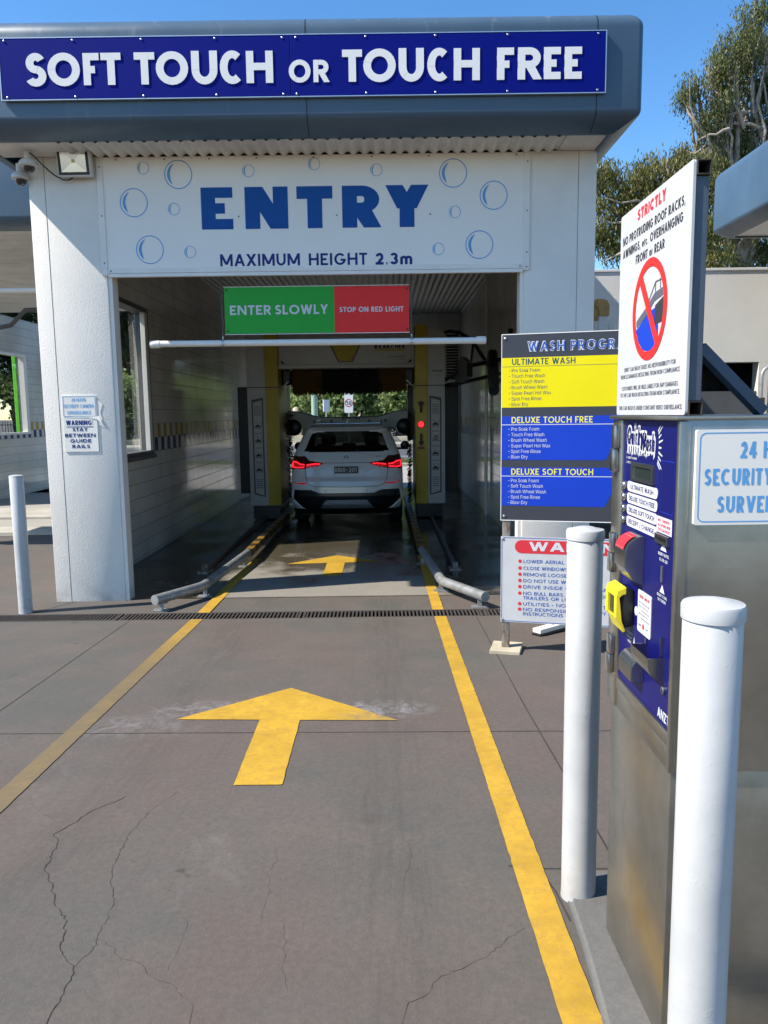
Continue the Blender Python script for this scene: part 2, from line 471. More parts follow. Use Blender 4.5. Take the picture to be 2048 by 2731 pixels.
class MB:
    def __init__(s):
        s.bm = bmesh.new()
        s.k = 0

    def face(s, pts):
        try:
            return s.bm.faces.new([s.bm.verts.new(p) for p in pts])
        except ValueError:
            return None

    def box(s, x0, x1, y0, y1, z0, z1, bev=0.0, seg=2, mat=None):
        b = bmesh.new()
        bmesh.ops.create_cube(b, size=1.0)
        for v in b.verts:
            v.co = Vector(((x0 + x1) / 2 + v.co.x * (x1 - x0), (y0 + y1) / 2 + v.co.y * (y1 - y0), (z0 + z1) / 2 + v.co.z * (z1 - z0)))
        if bev:
            bmesh.ops.bevel(b, geom=list(b.edges), offset=bev, segments=seg, affect='EDGES', profile=.5)
        s.merge(b, mat)
        return s

    def merge(s, b, mat=None):
        if mat is not None:
            bmesh.ops.transform(b, matrix=mat, verts=list(b.verts))
        mp = {}
        for v in b.verts:
            mp[v] = s.bm.verts.new(v.co)
        for f in b.faces:
            try:
                s.bm.faces.new([mp[v] for v in f.verts])
            except ValueError:
                pass
        b.free()
        return s

    def prism(s, poly, axis, a0, a1, bev=0.0):
        """poly: CCW list of 2D points; axis 'y': (x,z), 'x': (y,z), 'z': (x,y)"""
        def P(p, a):
            return {'y': (p[0], a, p[1]), 'x': (a, p[0], p[1]), 'z': (p[0], p[1], a)}[axis]
        b = bmesh.new()
        A = [b.verts.new(P(p, a0)) for p in poly]
        B = [b.verts.new(P(p, a1)) for p in poly]
        b.faces.new(A)
        b.faces.new(list(reversed(B)))
        n = len(poly)
        for i in range(n):
            j = (i + 1) % n
            b.faces.new([A[j], A[i], B[i], B[j]])
        bmesh.ops.recalc_face_normals(b, faces=list(b.faces))
        if bev:
            bmesh.ops.bevel(b, geom=list(b.edges), offset=bev, segments=2, affect='EDGES')
        s.merge(b)
        return s

    def tube(s, path, r, n=12, cap=True, square=False):
        path = [Vector(p) for p in path]
        rs = r if isinstance(r, (list, tuple)) else [r] * len(path)
        rings = []
        up = None
        for i, p in enumerate(path):
            d = (path[min(i + 1, len(path) - 1)] - path[max(i - 1, 0)])
            d.normalize()
            if up is None:
                up = Vector((0, 0, 1)) if abs(d.z) < .9 else Vector((0, 1, 0))
            a = d.cross(up).normalized()
            up = a.cross(d).normalized()
            ring = []
            off = math.pi / 4 if square else 0
            for k in range(n):
                t = 2 * math.pi * k / n + off
                ring.append(s.bm.verts.new(p + (a * math.cos(t) + up * math.sin(t)) * rs[i]))
            rings.append(ring)
        for i in range(len(rings) - 1):
            for k in range(n):
                s.bm.faces.new([rings[i][k], rings[i][(k + 1) % n], rings[i + 1][(k + 1) % n], rings[i + 1][k]])
        if cap:
            s.bm.faces.new(list(reversed(rings[0])))
            s.bm.faces.new(rings[-1])
        return s

    def lathe(s, prof, c, n=24, axis='z'):
        """prof: list of (radius, height) from bottom to top"""
        c = Vector(c)
        def P(r, h, t):
            a, b = r * math.cos(t), r * math.sin(t)
            return c + {'z': Vector((a, b, h)), 'y': Vector((a, h, b)), 'x': Vector((h, a, b))}[axis]
        b = bmesh.new()
        rings = []
        for r, h in prof:
            if r < 1e-6:
                rings.append([b.verts.new(P(0, h, 0))])
            else:
                rings.append([b.verts.new(P(r, h, 2 * math.pi * k / n)) for k in range(n)])
        for i in range(len(rings) - 1):
            A, B = rings[i], rings[i + 1]
            for k in range(n):
                q = (k + 1) % n
                if len(A) == 1 and len(B) == 1:
                    continue
                if len(A) == 1:
                    b.faces.new([A[0], B[q], B[k]])
                elif len(B) == 1:
                    b.faces.new([A[k], A[q], B[0]])
                else:
                    b.faces.new([A[k], A[q], B[q], B[k]])
        if len(rings[0]) > 1:
            b.faces.new(list(reversed(rings[0])))
        if len(rings[-1]) > 1:
            b.faces.new(rings[-1])
        bmesh.ops.recalc_face_normals(b, faces=list(b.faces))
        s.merge(b)
        return s

    def flat(s, poly, y):
        """a flat polygon (x,z) facing -y"""
        s.face([(p[0], y, p[1]) for p in poly])
        return s

    def rrect(s, x0, x1, z0, z1, r, y0, y1):
        s.prism(rrect(x0, x1, z0, z1, r), 'y', y0, y1)
        return s

    def ring(s, cx, cz, r0, r1, y, n=32, a0=0, a1=360):
        full = abs(a1 - a0) >= 360
        pts = []
        for k in range(n + (0 if full else 1)):
            t = R(a0 + (a1 - a0) * k / n)
            pts.append((math.cos(t), math.sin(t)))
        m = len(pts)
        A = [s.bm.verts.new((cx + p[0] * r0, y, cz + p[1] * r0)) for p in pts]
        B = [s.bm.verts.new((cx + p[0] * r1, y, cz + p[1] * r1)) for p in pts]
        for k in range(m if full else m - 1):
            q = (k + 1) % m
            s.bm.faces.new([A[k], B[k], B[q], A[q]])
        return s

    def disc(s, cx, cz, r, y, n=24):
        return s.flat([(cx + r * math.cos(2 * math.pi * k / n), cz + r * math.sin(2 * math.pi * k / n)) for k in range(n)], y)

    # ---- lettering: a bold stroke alphabet and Blender's own UI font
    def text(s, st, x0, x1, z0, h, y, w=.21, gap=.13, slant=0.0, wf=1.0):
        """bold capitals from x0 to x1, cap height h, stroke w*h, baseline z0, facing -y"""
        tot = 0
        adv = []
        for ch in st:
            if ch == ' ':
                adv.append(.42)
            else:
                adv.append(GW.get(ch, .62) * wf + gap)
        tot = sum(adv) - gap
        sx = (x1 - x0) / (tot * h)
        cx = 0
        for ch, a in zip(st, adv):
            if ch != ' ':
                for poly in glyph(ch, (a - gap), w, sx):
                    s.k += 1
                    yy = y - 4e-5 * (s.k % 7)
                    s.flat([(x0 + (cx + px + slant * pz) * h * sx, z0 + pz * h) for px, pz in poly], yy)
            cx += a
        return s

    def letter(s, ch, x0, x1, z0, h, y0, y1, w=.21):
        W = (x1 - x0) / h
        for poly in glyph(ch, W, w, 1.0):
            s.k += 1
            e = 6e-5 * (s.k % 9)
            s.prism([(x0 + px * h, z0 + pz * h) for px, pz in poly], 'y', y0 - e, y1)
        return s

    def ui(s, st, x0, x1, z0, h, y, bold=0.0, align='L'):
        if bold and st.upper() == st and x1 is not None:
            return s.text(st, x0, x1, z0, h, y, w=.155 + bold)
        bold = 0
        me = ui_mesh(st)
        if me is None:
            return s
        co, faces, cap, wid = me
        sz = h / cap
        sx = (x1 - x0) / wid if x1 is not None else sz
        ox = 0.0
        if align == 'C' and x1 is None:
            ox = -wid * sz / 2
        if align == 'R' and x1 is None:
            ox = -wid * sz
        offs = [(0, 0)] if not bold else [(-bold, 0), (bold, 0), (0, bold), (0, -bold), (0, 0)]
        for k, (dx, dz) in enumerate(offs):
            vs = [s.bm.verts.new((x0 + ox + p[0] * sx + dx * h, y - k * 4e-5, z0 + p[1] * sz + dz * h)) for p in co]
            for f in faces:
                try:
                    s.bm.faces.new([vs[i] for i in f])
                except ValueError:
                    pass
        return s

    def move(s, m):
        bmesh.ops.transform(s.bm, matrix=m, verts=list(s.bm.verts))
        return s

    def build(s, name, mat, parent=None, smooth=None, world=True, fix=False):
        if fix:
            bmesh.ops.recalc_face_normals(s.bm, faces=list(s.bm.faces))
        if parent is not None and world:
            bmesh.ops.transform(s.bm, matrix=WM[parent.name].inverted(), verts=list(s.bm.verts))
        me = bpy.data.meshes.new(name)
        s.bm.to_mesh(me)
        s.bm.free()
        me.materials.append(M[mat] if isinstance(mat, str) else mat)
        if smooth:
            me.shade_smooth()
            me.set_sharp_from_angle(angle=R(smooth))
        o = bpy.data.objects.new(name, me)
        COL.objects.link(o)
        if parent is not None:
            o.parent = parent
            WM[o.name] = WM[parent.name]
        else:
            WM[o.name] = Matrix.Identity(4)
        return o


def rrect(x0, x1, z0, z1, r, n=5):
    pts = []
    for cx, cz, a in ((x1 - r, z0 + r, -90), (x1 - r, z1 - r, 0), (x0 + r, z1 - r, 90), (x0 + r, z0 + r, 180)):
        for k in range(n + 1):
            t = R(a + 90 * k / n)
            pts.append((cx + r * math.cos(t), cz + r * math.sin(t)))
    return pts


def thing(name, label, cat, loc=(0, 0, 0), rz=0.0, group=None):
    o = bpy.data.objects.new(name, None)
    o.empty_display_size = .2
    COL.objects.link(o)
    o.location = loc
    o.rotation_euler = (0, 0, rz)
    WM[o.name] = Matrix.Translation(loc) @ Matrix.Rotation(rz, 4, 'Z')
    return tag(o, label, cat, group)


def tag(o, label, cat, group=None, kind=None):
    o['label'] = label
    o['category'] = cat
    if group:
        o['group'] = group
    if kind:
        o['kind'] = kind
    return o


def structure(o, label=None, kind='structure'):
    o['kind'] = kind
    if label:
        o['label'] = label
    return o


def dup(root, loc, rz=None, label=None):
    r = root.copy()
    COL.objects.link(r)
    r.location = loc
    if rz is not None:
        r.rotation_euler = (0, 0, rz)
    if label:
        r['label'] = label
    for ch in list(root.children):
        c = ch.copy()
        COL.objects.link(c)
        c.parent = r
        for g in list(ch.children):
            d = g.copy()
            COL.objects.link(d)
            d.parent = c
    return r


# bold stroke alphabet: strokes in a 0..1 box; 'L' polyline of straight strokes, 'A' elliptical arc (cx,cz,rx,rz,a0,a1)
GW = dict(A=.80, B=.60, C=.80, D=.74, E=.55, F=.53, G=.86, H=.74, I=.21, J=.5, K=.70, L=.50, M=.96, N=.78, O=.96, P=.60, Q=.96, R=.64, S=.60, T=.58,
          U=.72, V=.76, W=1.10, X=.74, Y=.70, Z=.62, m=.86, o=.6, r=.36, e=.6, t=.34, c=.5)
GW.update(dict(u=.5, i=.2, k=.5, a=.55, s=.42, h=.5))
GW.update({'0': .60, '1': .34, '2': .58, '3': .58, '4': .64, '5': .58, '6': .6, '7': .58, '8': .6, '9': .6, '.': .2, ',': .2, '!': .2, '-': .34, '/': .42, '·': .2,
           '$': .58, 'Ä': .80})
GL = {
    'A': [('L', (0, 0), (.5, 1)), ('L', (.5, 1), (1, 0)), ('L', (.2, .27), (.8, .27))],
    'B': [('L', (0, 0), (0, 1)), ('L', (0, 1), (.58, 1)), ('L', (0, .53), (.6, .53)), ('L', (0, 0), (.6, 0)), ('A', .58, .765, .36, .235, -90, 90), ('A', .6, .265, .4, .265, -90, 90)],
    'C': [('A', .57, .5, .57, .5, 50, 310)],
    'D': [('L', (0, 0), (0, 1)), ('L', (0, 1), (.42, 1)), ('L', (0, 0), (.42, 0)), ('A', .42, .5, .58, .5, -90, 90)],
    'E': [('L', (0, 0), (0, 1)), ('L', (0, 1), (1, 1)), ('L', (0, .5), (.95, .5)), ('L', (0, 0), (1, 0))],
    'F': [('L', (0, 0), (0, 1)), ('L', (0, 1), (1, 1)), ('L', (0, .48), (.92, .48))],
    'G': [('A', .5, .5, .5, .5, 42, 345), ('L', (.55, .42), (1, .42))],
    'H': [('L', (0, 0), (0, 1)), ('L', (1, 0), (1, 1)), ('L', (0, .52), (1, .52))],
    'I': [('L', (.5, 0), (.5, 1))],
    'J': [('L', (1, .3), (1, 1)), ('A', .5, .3, .5, .3, 180, 360)],
    'K': [('L', (0, 0), (0, 1)), ('D', (0, .40), (1, 1)), ('D', (.3, .6), (1, 0))],
    'L': [('L', (0, 0), (0, 1)), ('L', (0, 0), (1, 0))],
    'M': [('L', (0, 0), (0, 1)), ('L', (1, 0), (1, 1)), ('D', (0, 1), (.5, .05)), ('D', (.5, .05), (1, 1))],
    'N': [('L', (0, 0), (0, 1)), ('L', (1, 0), (1, 1)), ('D', (0, 1), (1, 0))],
    'O': [('A', .5, .5, .5, .5, 0, 360)],
    'P': [('L', (0, 0), (0, 1)), ('L', (0, 1), (.55, 1)), ('L', (0, .45), (.55, .45)), ('A', .55, .725, .45, .275, -90, 90)],
    'Q': [('A', .5, .5, .5, .5, 0, 360), ('D', (.55, .3), (1, 0))],
    'R': [('L', (0, 0), (0, 1)), ('L', (0, 1), (.5, 1)), ('L', (0, .46), (.5, .46)), ('A', .5, .73, .42, .27, -90, 90), ('D', (.42, .5), (1, 0))],
    'S': [('A', .52, .755, .44, .245, 28, 270), ('A', .48, .255, .50, .255, 90, -152)],
    'T': [('L', (.5, 0), (.5, 1)), ('L', (0, 1), (1, 1))],
    'U': [('L', (0, .42), (0, 1)), ('L', (1, .42), (1, 1)), ('A', .5, .42, .5, .42, 180, 360)],
    'V': [('L', (0, 1), (.5, 0)), ('L', (.5, 0), (1, 1))],
    'W': [('L', (0, 1), (.26, 0)), ('L', (.26, 0), (.5, 1)), ('L', (.5, 1), (.74, 0)), ('L', (.74, 0), (1, 1))],
    'X': [('L', (0, 0), (1, 1)), ('L', (0, 1), (1, 0))],
    'Y': [('D', (0, 1), (.5, .42)), ('D', (.5, .42), (1, 1)), ('L', (.5, 0), (.5, .5))],
    'Z': [('L', (0, 1), (1, 1)), ('L', (0, 0), (1, 0)), ('D', (0, 0), (1, 1))],
    '0': [('A', .5, .5, .5, .5, 0, 360)],
    '1': [('L', (.8, 0), (.8, 1)), ('D', (0, .78), (.8, 1))],
    '2': [('A', .5, .7, .46, .3, 170, -35), ('D', (.02, 0), (.9, .55)), ('L', (0, 0), (1, 0))],
    '3': [('A', .45, .76, .45, .24, 160, -90), ('A', .45, .26, .5, .26, 90, -160)],
    '4': [('L', (.75, 0), (.75, 1)), ('L', (0, .25), (1, .25)), ('D', (0, .25), (.75, 1))],
    '5': [('L', (.12, 1), (.95, 1)), ('L', (.12, .55), (.12, 1)), ('A', .45, .32, .52, .32, 120, -155)],
    '6': [('A', .5, .32, .5, .32, 0, 360), ('D', (.08, .45), (.65, 1))],
    '7': [('L', (0, 1), (1, 1)), ('D', (.3, 0), (1, 1))],
    '8': [('A', .5, .76, .42, .24, 0, 360), ('A', .5, .26, .5, .26, 0, 360)],
    '9': [('A', .5, .68, .5, .32, 0, 360), ('D', (.35, 0), (.92, .55))],
    '.': [('S', .5, 0)], ',': [('S', .5, 0), ('L', (.3, -.25), (.6, 0))],
    '!': [('S', .5, 0), ('L', (.5, .36), (.5, 1))],
    '-': [('L', (0, .42), (1, .42))], '/': [('D', (0, 0), (1, 1))], '·': [('S', .5, .45)],
    '$': [('A', .52, .72, .44, .22, 28, 270), ('A', .48, .27, .50, .23, 90, -152), ('L', (.5, -.1), (.5, 1.1))],
    'm': [('L', (0, 0), (0, .66)), ('L', (.5, 0), (.5, .45)), ('L', (1, 0), (1, .45)), ('A', .25, .42, .25, .24, 0, 180), ('A', .75, .42, .25, .24, 0, 180)],
    'o': [('A', .5, .31, .5, .31, 0, 360)],
    'r': [('L', (0, 0), (0, .66)), ('A', .7, .36, .7, .28, 80, 180)],
    'e': [('A', .5, .31, .5, .31, 0, 315), ('L', (0, .31), (1, .31))],
    't': [('L', (.4, 0), (.4, .92)), ('L', (0, .62), (1, .62))],
    'c': [('A', .5, .31, .5, .31, 48, 312)],
    'u': [('L', (0, .24), (0, .66)), ('L', (1, 0), (1, .66)), ('A', .5, .24, .5, .24, 180, 360)],
    'i': [('L', (.5, 0), (.5, .62)), ('S', .5, .78)],
    'k': [('L', (0, 0), (0, 1)), ('D', (0, .25), (1, .66)), ('D', (.3, .42), (1, 0))],
    'a': [('A', .5, .31, .5, .31, 0, 360), ('L', (1, 0), (1, .62))],
    's': [('A', .52, .47, .42, .16, 30, 270), ('A', .48, .16, .46, .16, 90, -150)],
    'h': [('L', (0, 0), (0, 1)), ('L', (1, 0), (1, .36)), ('A', .5, .36, .5, .26, 0, 180)],
}
GL['Ä'] = GL['A'] + [('S', .2, 1.16), ('S', .8, 1.16)]


def clip_z(poly, lo, hi):
    for sgn, lim in ((1, lo), (-1, -hi)):
        out = []
        for i in range(len(poly)):
            a, b = poly[i], poly[(i + 1) % len(poly)]
            da, db = sgn * a[1] - lim, sgn * b[1] - lim
            if da >= 0:
                out.append(a)
            if da * db < 0:
                t = da / (da - db)
                out.append((a[0] + (b[0] - a[0]) * t, a[1] + (b[1] - a[1]) * t))
        poly = out
        if len(poly) < 3:
            return []
    return poly


def glyph(ch, W, w, sx):
    """list of polygons (x in cap heights, z 0..1) of one bold letter; vertical strokes keep width w after scaling by sx"""
    wx = min(w / sx, W * .45)               # stroke width measured along x
    if ch == 'I':
        wx = min(w / sx, W)
        return [[((W - wx) / 2, 0), ((W + wx) / 2, 0), ((W + wx) / 2, 1), ((W - wx) / 2, 1)]]
    h = min(w * .92, .25 if ch in 'EFSBR3805' else .30)
    mx = lambda x: wx / 2 + x * (W - wx)
    mz = lambda z: h / 2 + z * (1 - h)
    out = []
    for st in GL.get(ch, [('L', (0, 0), (0, 1)), ('L', (1, 0), (1, 1)), ('L', (0, 0), (1, 0)), ('L', (0, 1), (1, 1))]):
        if st[0] == 'L' or st[0] == 'D':
            a, b = (mx(st[1][0]), mz(st[1][1])), (mx(st[2][0]), mz(st[2][1]))
            dx, dz = b[0] - a[0], b[1] - a[1]
            if abs(dx) < 1e-6:                       # upright
                z0, z1 = min(a[1], b[1]), max(a[1], b[1])
                z0 = 0 if st[1][1] <= 0.001 and st[1][1] > -.01 or st[2][1] == 0 else z0
                z1 = 1 if max(st[1][1], st[2][1]) == 1 else z1
                out.append([(a[0] - wx / 2, z0), (a[0] + wx / 2, z0), (a[0] + wx / 2, z1), (a[0] - wx / 2, z1)])
            elif abs(dz) < 1e-6:                     # level
                x0, x1 = min(a[0], b[0]), max(a[0], b[0])
                x0 = 0 if min(st[1][0], st[2][0]) == 0 else x0
                x1 = W if max(st[1][0], st[2][0]) == 1 else x1
                out.append([(x0, a[1] - h / 2), (x1, a[1] - h / 2), (x1, a[1] + h / 2), (x0, a[1] + h / 2)])
            else:                                    # sloping, cut level at its ends
                L = math.hypot(dx * sx, dz)
                hw = .5 * w * L / abs(dz) / sx        # half width along x
                hw = min(hw, .30)
                # extend to the box edges where the stroke starts or ends there
                def ext(p, q, want):
                    t = (want - p[1]) / (q[1] - p[1])
                    return (p[0] + (q[0] - p[0]) * t, want)
                pa, pb = a, b
                if st[1][1] in (0, 1):
                    pa = (a[0], float(st[1][1]))
                if st[2][1] in (0, 1):
                    pb = (b[0], float(st[2][1]))
                q = [(pa[0] - hw, pa[1]), (pa[0] + hw, pa[1]), (pb[0] + hw, pb[1]), (pb[0] - hw, pb[1])]
                q = [(min(max(x, 0 if st[0] == 'D' else -hw), W if st[0] == 'D' else W + hw), z) for x, z in q]
                if pa[1] > pb[1]:
                    q = [q[3], q[2], q[1], q[0]]
                out.append(q)
        elif st[0] == 'S':
            x, z = mx(st[1]), st[2]
            out.append([(x - wx / 2, z), (x + wx / 2, z), (x + wx / 2, z + h), (x - wx / 2, z + h)])
        elif st[0] == 'A':
            cx, cz, rx, rz, a0, a1 = st[1:]
            n = max(6, int(abs(a1 - a0) / 15))
            X, Z = mx(cx), mz(cz)
            RX, RZ = rx * (W - wx), rz * (1 - h)
            prev = None
            for k in range(n + 1):
                t = R(a0 + (a1 - a0) * k / n)
                c, s_ = math.cos(t), math.sin(t)
                pi = (X + (RX - wx / 2) * c, Z + (RZ - h / 2) * s_)
                po = (X + (RX + wx / 2) * c, Z + (RZ + h / 2) * s_)
                if prev:
                    q = [prev[0], prev[1], po, pi]
                    ar = sum(q[i][0] * q[(i + 1) % 4][1] - q[(i + 1) % 4][0] * q[i][1] for i in range(4))
                    out.append(q if ar > 0 else q[::-1])
                prev = (pi, po)
    return out


FONT = None
try:
    FONT = bpy.data.fonts.load(os.path.join(bpy.utils.system_resource('DATAFILES'), 'fonts', 'Inter.woff2'))
except Exception:
    FONT = None
UI = {}


def ui_mesh(st):
    if st in UI:
        return UI[st]
    def conv(x):
        cu = bpy.data.curves.new('type', 'FONT')
        cu.body = x
        cu.resolution_u = 4
        if FONT:
            cu.font = FONT
        ob = bpy.data.objects.new('type', cu)
        me = bpy.data.meshes.new_from_object(ob)
        co = [(v.co.x, v.co.y) for v in me.vertices]
        fs = [tuple(p.vertices) for p in me.polygons]
        bpy.data.objects.remove(ob)
        bpy.data.curves.remove(cu)
        bpy.data.meshes.remove(me)
        return co, fs
    if 'cap' not in UI:
        c, _ = conv('H')
        UI['cap'] = max(p[1] for p in c)
    co, fs = conv(st)
    if not co:
        return None
    m = min(p[0] for p in co)
    co = [(p[0] - m, p[1]) for p in co]
    UI[st] = (co, fs, UI['cap'], max(p[0] for p in co))
    return UI[st]


def screws(root, pts, y, r=.007, name='screw', mat='screw'):
    first = None
    for (x, z) in pts:
        mb = MB()
        mb.lathe([(r, 0), (r, -.003), (r * .6, -.006), (0, -.0065)], (x, y, z), 8, 'y')
        mb.build(name, mat, root, smooth=40)


def place(s, x0, x1, n):
    return [x0 + (x1 - x0) * k / (n - 1) for k in range(n)]


# ================================================================== SETTING
def gz(y):
    return .046 * (6.9 - max(-3.0, min(y, 6.58))) if y < 6.581 else 0.0


def sheet(name, xs, ys, zf, mat, skip=None):
    mb = MB()
    vs = [[mb.bm.verts.new((x, y, zf(x, y))) for x in xs] for y in ys]
    for j in range(len(ys) - 1):
        for i in range(len(xs) - 1):
            if skip and skip(i, j):
                continue
            mb.bm.faces.new([vs[j][i], vs[j][i + 1], vs[j + 1][i + 1], vs[j + 1][i]])
    return mb.build(name, mat)


ground = structure(sheet('ground', [-900, -5.7, 2.6, 900], [-900, -3, 0, 6.58, 6.84, 1400],
                         lambda x, y: gz(y) if y < 6.7 else 0.0, 'ground', skip=lambda i, j: i == 1 and j == 3),
                   'grey brown concrete forecourt with cracks and joints')


def ribbon(name, pts, w, mat, jit=0.0, parent=ground, dz=.0015, sub=4):
    """a thin line lying on the sloping forecourt"""
    P = []
    for i in range(len(pts) - 1):
        a, b = pts[i], pts[i + 1]
        for k in range(sub):
            t = k / sub
            P.append((a[0] + (b[0] - a[0]) * t + random.uniform(-jit, jit), a[1] + (b[1] - a[1]) * t + random.uniform(-jit, jit)))
    P.append(pts[-1])
    mb = MB()
    L, Rr = [], []
    for i, p in enumerate(P):
        q0, q1 = P[max(0, i - 1)], P[min(len(P) - 1, i + 1)]
        dx, dy = q1[0] - q0[0], q1[1] - q0[1]
        n = math.hypot(dx, dy) or 1
        ww = w * (random.uniform(.45, 1.2) if jit else 1.0) / 2
        nx, ny = -dy / n * ww, dx / n * ww
        L.append(mb.bm.verts.new((p[0] + nx, p[1] + ny, gz(p[1]) + dz)))
        Rr.append(mb.bm.verts.new((p[0] - nx, p[1] - ny, gz(p[1]) + dz)))
    for i in range(len(P) - 1):
        mb.bm.faces.new([Rr[i], Rr[i + 1], L[i + 1], L[i]])
    o = mb.build(name, mat, parent)
    return o


for pts in ([(-2.19, -1), (-2.2, 3), (-2.24, 6.57)], [(.80, 2.5), (.785, 4.2), (.795, 6.57)], [(-6, 3.90), (-2.03, 3.865), (.9, 3.80), (2.5, 3.78)],
            [(.42, 2.52), (.52, 2.50), (1.6, 2.47)], [(.50, 2.62), (.55, 2.36), (.56, 2.2)], [(-5, 1.1), (2, 1.05)]):
    ribbon('joint', pts, .0065, 'joint')
ribbon('joint', [(-3.3, 6.85), (-2.9, 7.6), (-3.4, 11)], .01, 'joint')
for k, pts in enumerate((
        [(-1.12, 3.11), (-1.16, 3.04), (-1.21, 2.99), (-1.24, 2.89), (-1.29, 2.79), (-1.25, 2.74), (-1.24, 2.68), (-1.23, 2.62), (-1.22, 2.57), (-1.21, 2.52), (-1.16, 2.46),
         (-1.13, 2.4), (-1.08, 2.31), (-1.04, 2.27), (-1.01, 2.22), (-.99, 2.15), (-.98, 2.11), (-.96, 2.07), (-.9, 2.02), (-.89, 1.96), (-.89, 1.89), (-.89, 1.84), (-.88, 1.7), (-.9, 1.3)],
        [(-.91, 3.15), (-.97, 2.99), (-.99, 2.85), (-1.0, 2.76), (-.99, 2.67), (-.98, 2.6), (-.97, 2.51), (-.95, 2.45), (-.92, 2.38), (-.9, 2.32), (-.89, 2.25), (-.89, 2.19), (-.88, 2.14), (-.88, 2.09), (-.9, 2.02)],
        [(.41, 2.17), (.35, 2.11), (.3, 2.06), (.26, 2.03), (.18, 1.98), (.14, 1.96), (.1, 1.89), (.05, 1.86), (0, 1.7)],
        [(-.88, 2.14), (-.83, 2.11), (-.78, 2.05), (-.73, 2.04), (-.67, 1.97), (-.6, 1.94), (-.56, 1.89), (-.52, 1.86), (-.52, 1.6)],
        [(-.42, 2.67), (-.4, 2.6), (-.42, 2.5), (-.4, 2.38), (-.4, 2.23)], [(-.33, 2.21), (-.31, 2.12), (-.31, 2.03), (-.28, 1.91)],
        [(.06, 2.73), (.08, 2.66), (.07, 2.53), (.04, 2.34)], [(-.63, 2.23), (-.62, 2.11), (-.63, 2.0)], [(-1.24, 2.89), (-1.4, 2.95), (-1.5, 3.05)])):
    ribbon('crack', pts, [.0034, .0017, .0015, .0012, .0009, .0009, .0009, .0009, .001][k], 'crackline' if k < 2 else 'hairline', jit=.006)
for k in range(4):          # grit and dry leaf bits lying about
    x, y = random.uniform(-1.9, .4), random.uniform(1.75, 6.2)
    mb = MB()
    r = random.uniform(.002, .0045)
    mb.lathe([(r, 0), (r * .8, r * .5), (0, r * .7)], (x, y, gz(y)), 6)
    mb.build('pebble', 'bark_dark', ground)

# painted lane lines and arrows
def painted(name, poly, mat, label):
    mb = MB()
    for q_, pg in enumerate(poly if isinstance(poly[0][0], tuple) else [poly]):
        P = []
        for i in range(len(pg)):                     # hand-painted, slightly ragged edges
            a, b = Vector(pg[i]), Vector(pg[(i + 1) % len(pg)])
            n = max(1, int((b - a).length / .035))
            nx = Vector((-(b - a).y, (b - a).x)).normalized()
            for k in range(n):
                P.append(a.lerp(b, k / n) + nx * (random.gauss(0, .0009) if k else 0))
        mb.face([(x, y, (gz(y) + .0035 if y < 6.58 else .008) + .0006 * q_) for x, y in P])
    return structure(mb.build(name, mat), label)


def strip(x0, x1, ya, yb, xa=None, xb=None):
    xa = x0 if xa is None else xa
    xb = x1 if xb is None else xb
    return [(x0, ya), (x1, ya), (xb, yb), (xa, yb)]


painted('lane_line', strip(.438, .542, 0.5, 6.575, .430, .532), 'lane', 'bright yellow line along the right of the lane')
painted('lane_line', strip(.430, .532, 6.845, 9.6, .415, .515), 'lane', 'yellow line entering the bay beside the right rail')
painted('lane_line', strip(-1.68, -1.575, 0.5, 6.575, -1.705, -1.600), 'lane_worn', 'scuffed brown and yellow line along the left of the lane')
painted('lane_line', strip(-1.712, -1.602, 6.845, 9.45, -1.64, -1.545), 'lane', 'yellow line entering the bay beside the left rail')
painted('lane_arrow', [[(-.677, 3.2), (-.463, 3.2), (-.472, 4.016), (-.694, 4.028)], [(.06, 3.985), (-.587, 4.579), (-1.153, 4.044), (-.694, 4.0205), (-.472, 4.0085)]], 'lane', 'yellow arrow on the open forecourt')
painted('lane_arrow', [[(-.695, 8.37), (-.482, 8.37), (-.482, 9.16), (-.695, 9.145)], [(-.05, 9.20), (-.607, 9.641), (-1.18, 9.10), (-.695, 9.1335), (-.482, 9.15)]], 'lane', 'yellow arrow on the wet bay floor')

mb = MB()
for (x0, x1, y0, y1, z0, z1) in ((-5.7, 2.6, 6.58, 6.84, -.16, -.14), (-5.7, 2.6, 6.575, 6.58, -.14, .006), (-5.7, 2.6, 6.84, 6.845, -.14, .002)):
    mb.box(x0, x1, y0, y1, z0, z1)
structure(mb.build('drain_channel', 'dark'))

structure(sheet('bay_floor', [-3.06, 1.84], [7.425, 9, 18.55], lambda x, y: .004, 'bayfloor'), 'wet concrete floor of the wash bay, shade painted in along its walls')
structure(sheet('exit_apron', [-14, 12], [18.56, 26.2], lambda x, y: .004, 'apron'))
structure(sheet('left_bay_floor', [-8.6, -3.22], [11.7, 21.5], lambda x, y: .004, 'apron'))
mb = MB()
mb.box(-120, 120, 26.2, 26.4, -.05, .12, .02)
structure(mb.build('kerb', 'concrete_pale'))
structure(sheet('road', [-300, 300], [28.6, 43.6], lambda x, y: .006, 'asphalt'), 'sunlit asphalt street beyond the bay')
mb = MB()
for y, w in ((28.55, .16), (32.5, .12), (39.6, .12)):
    mb.face([(-120, y, .011), (120, y, .011), (120, y + w, .011), (-120, y + w, .011)])
structure(mb.build('road_lines', 'letter_white'))
mb = MB()
mb.box(-120, 120, 43.6, 43.85, -.05, .13, .02)
structure(mb.build('far_kerb', 'concrete_pale'))
structure(sheet('far_path', [-120, 120], [43.86, 47.6], lambda x, y: .09, 'apron'))

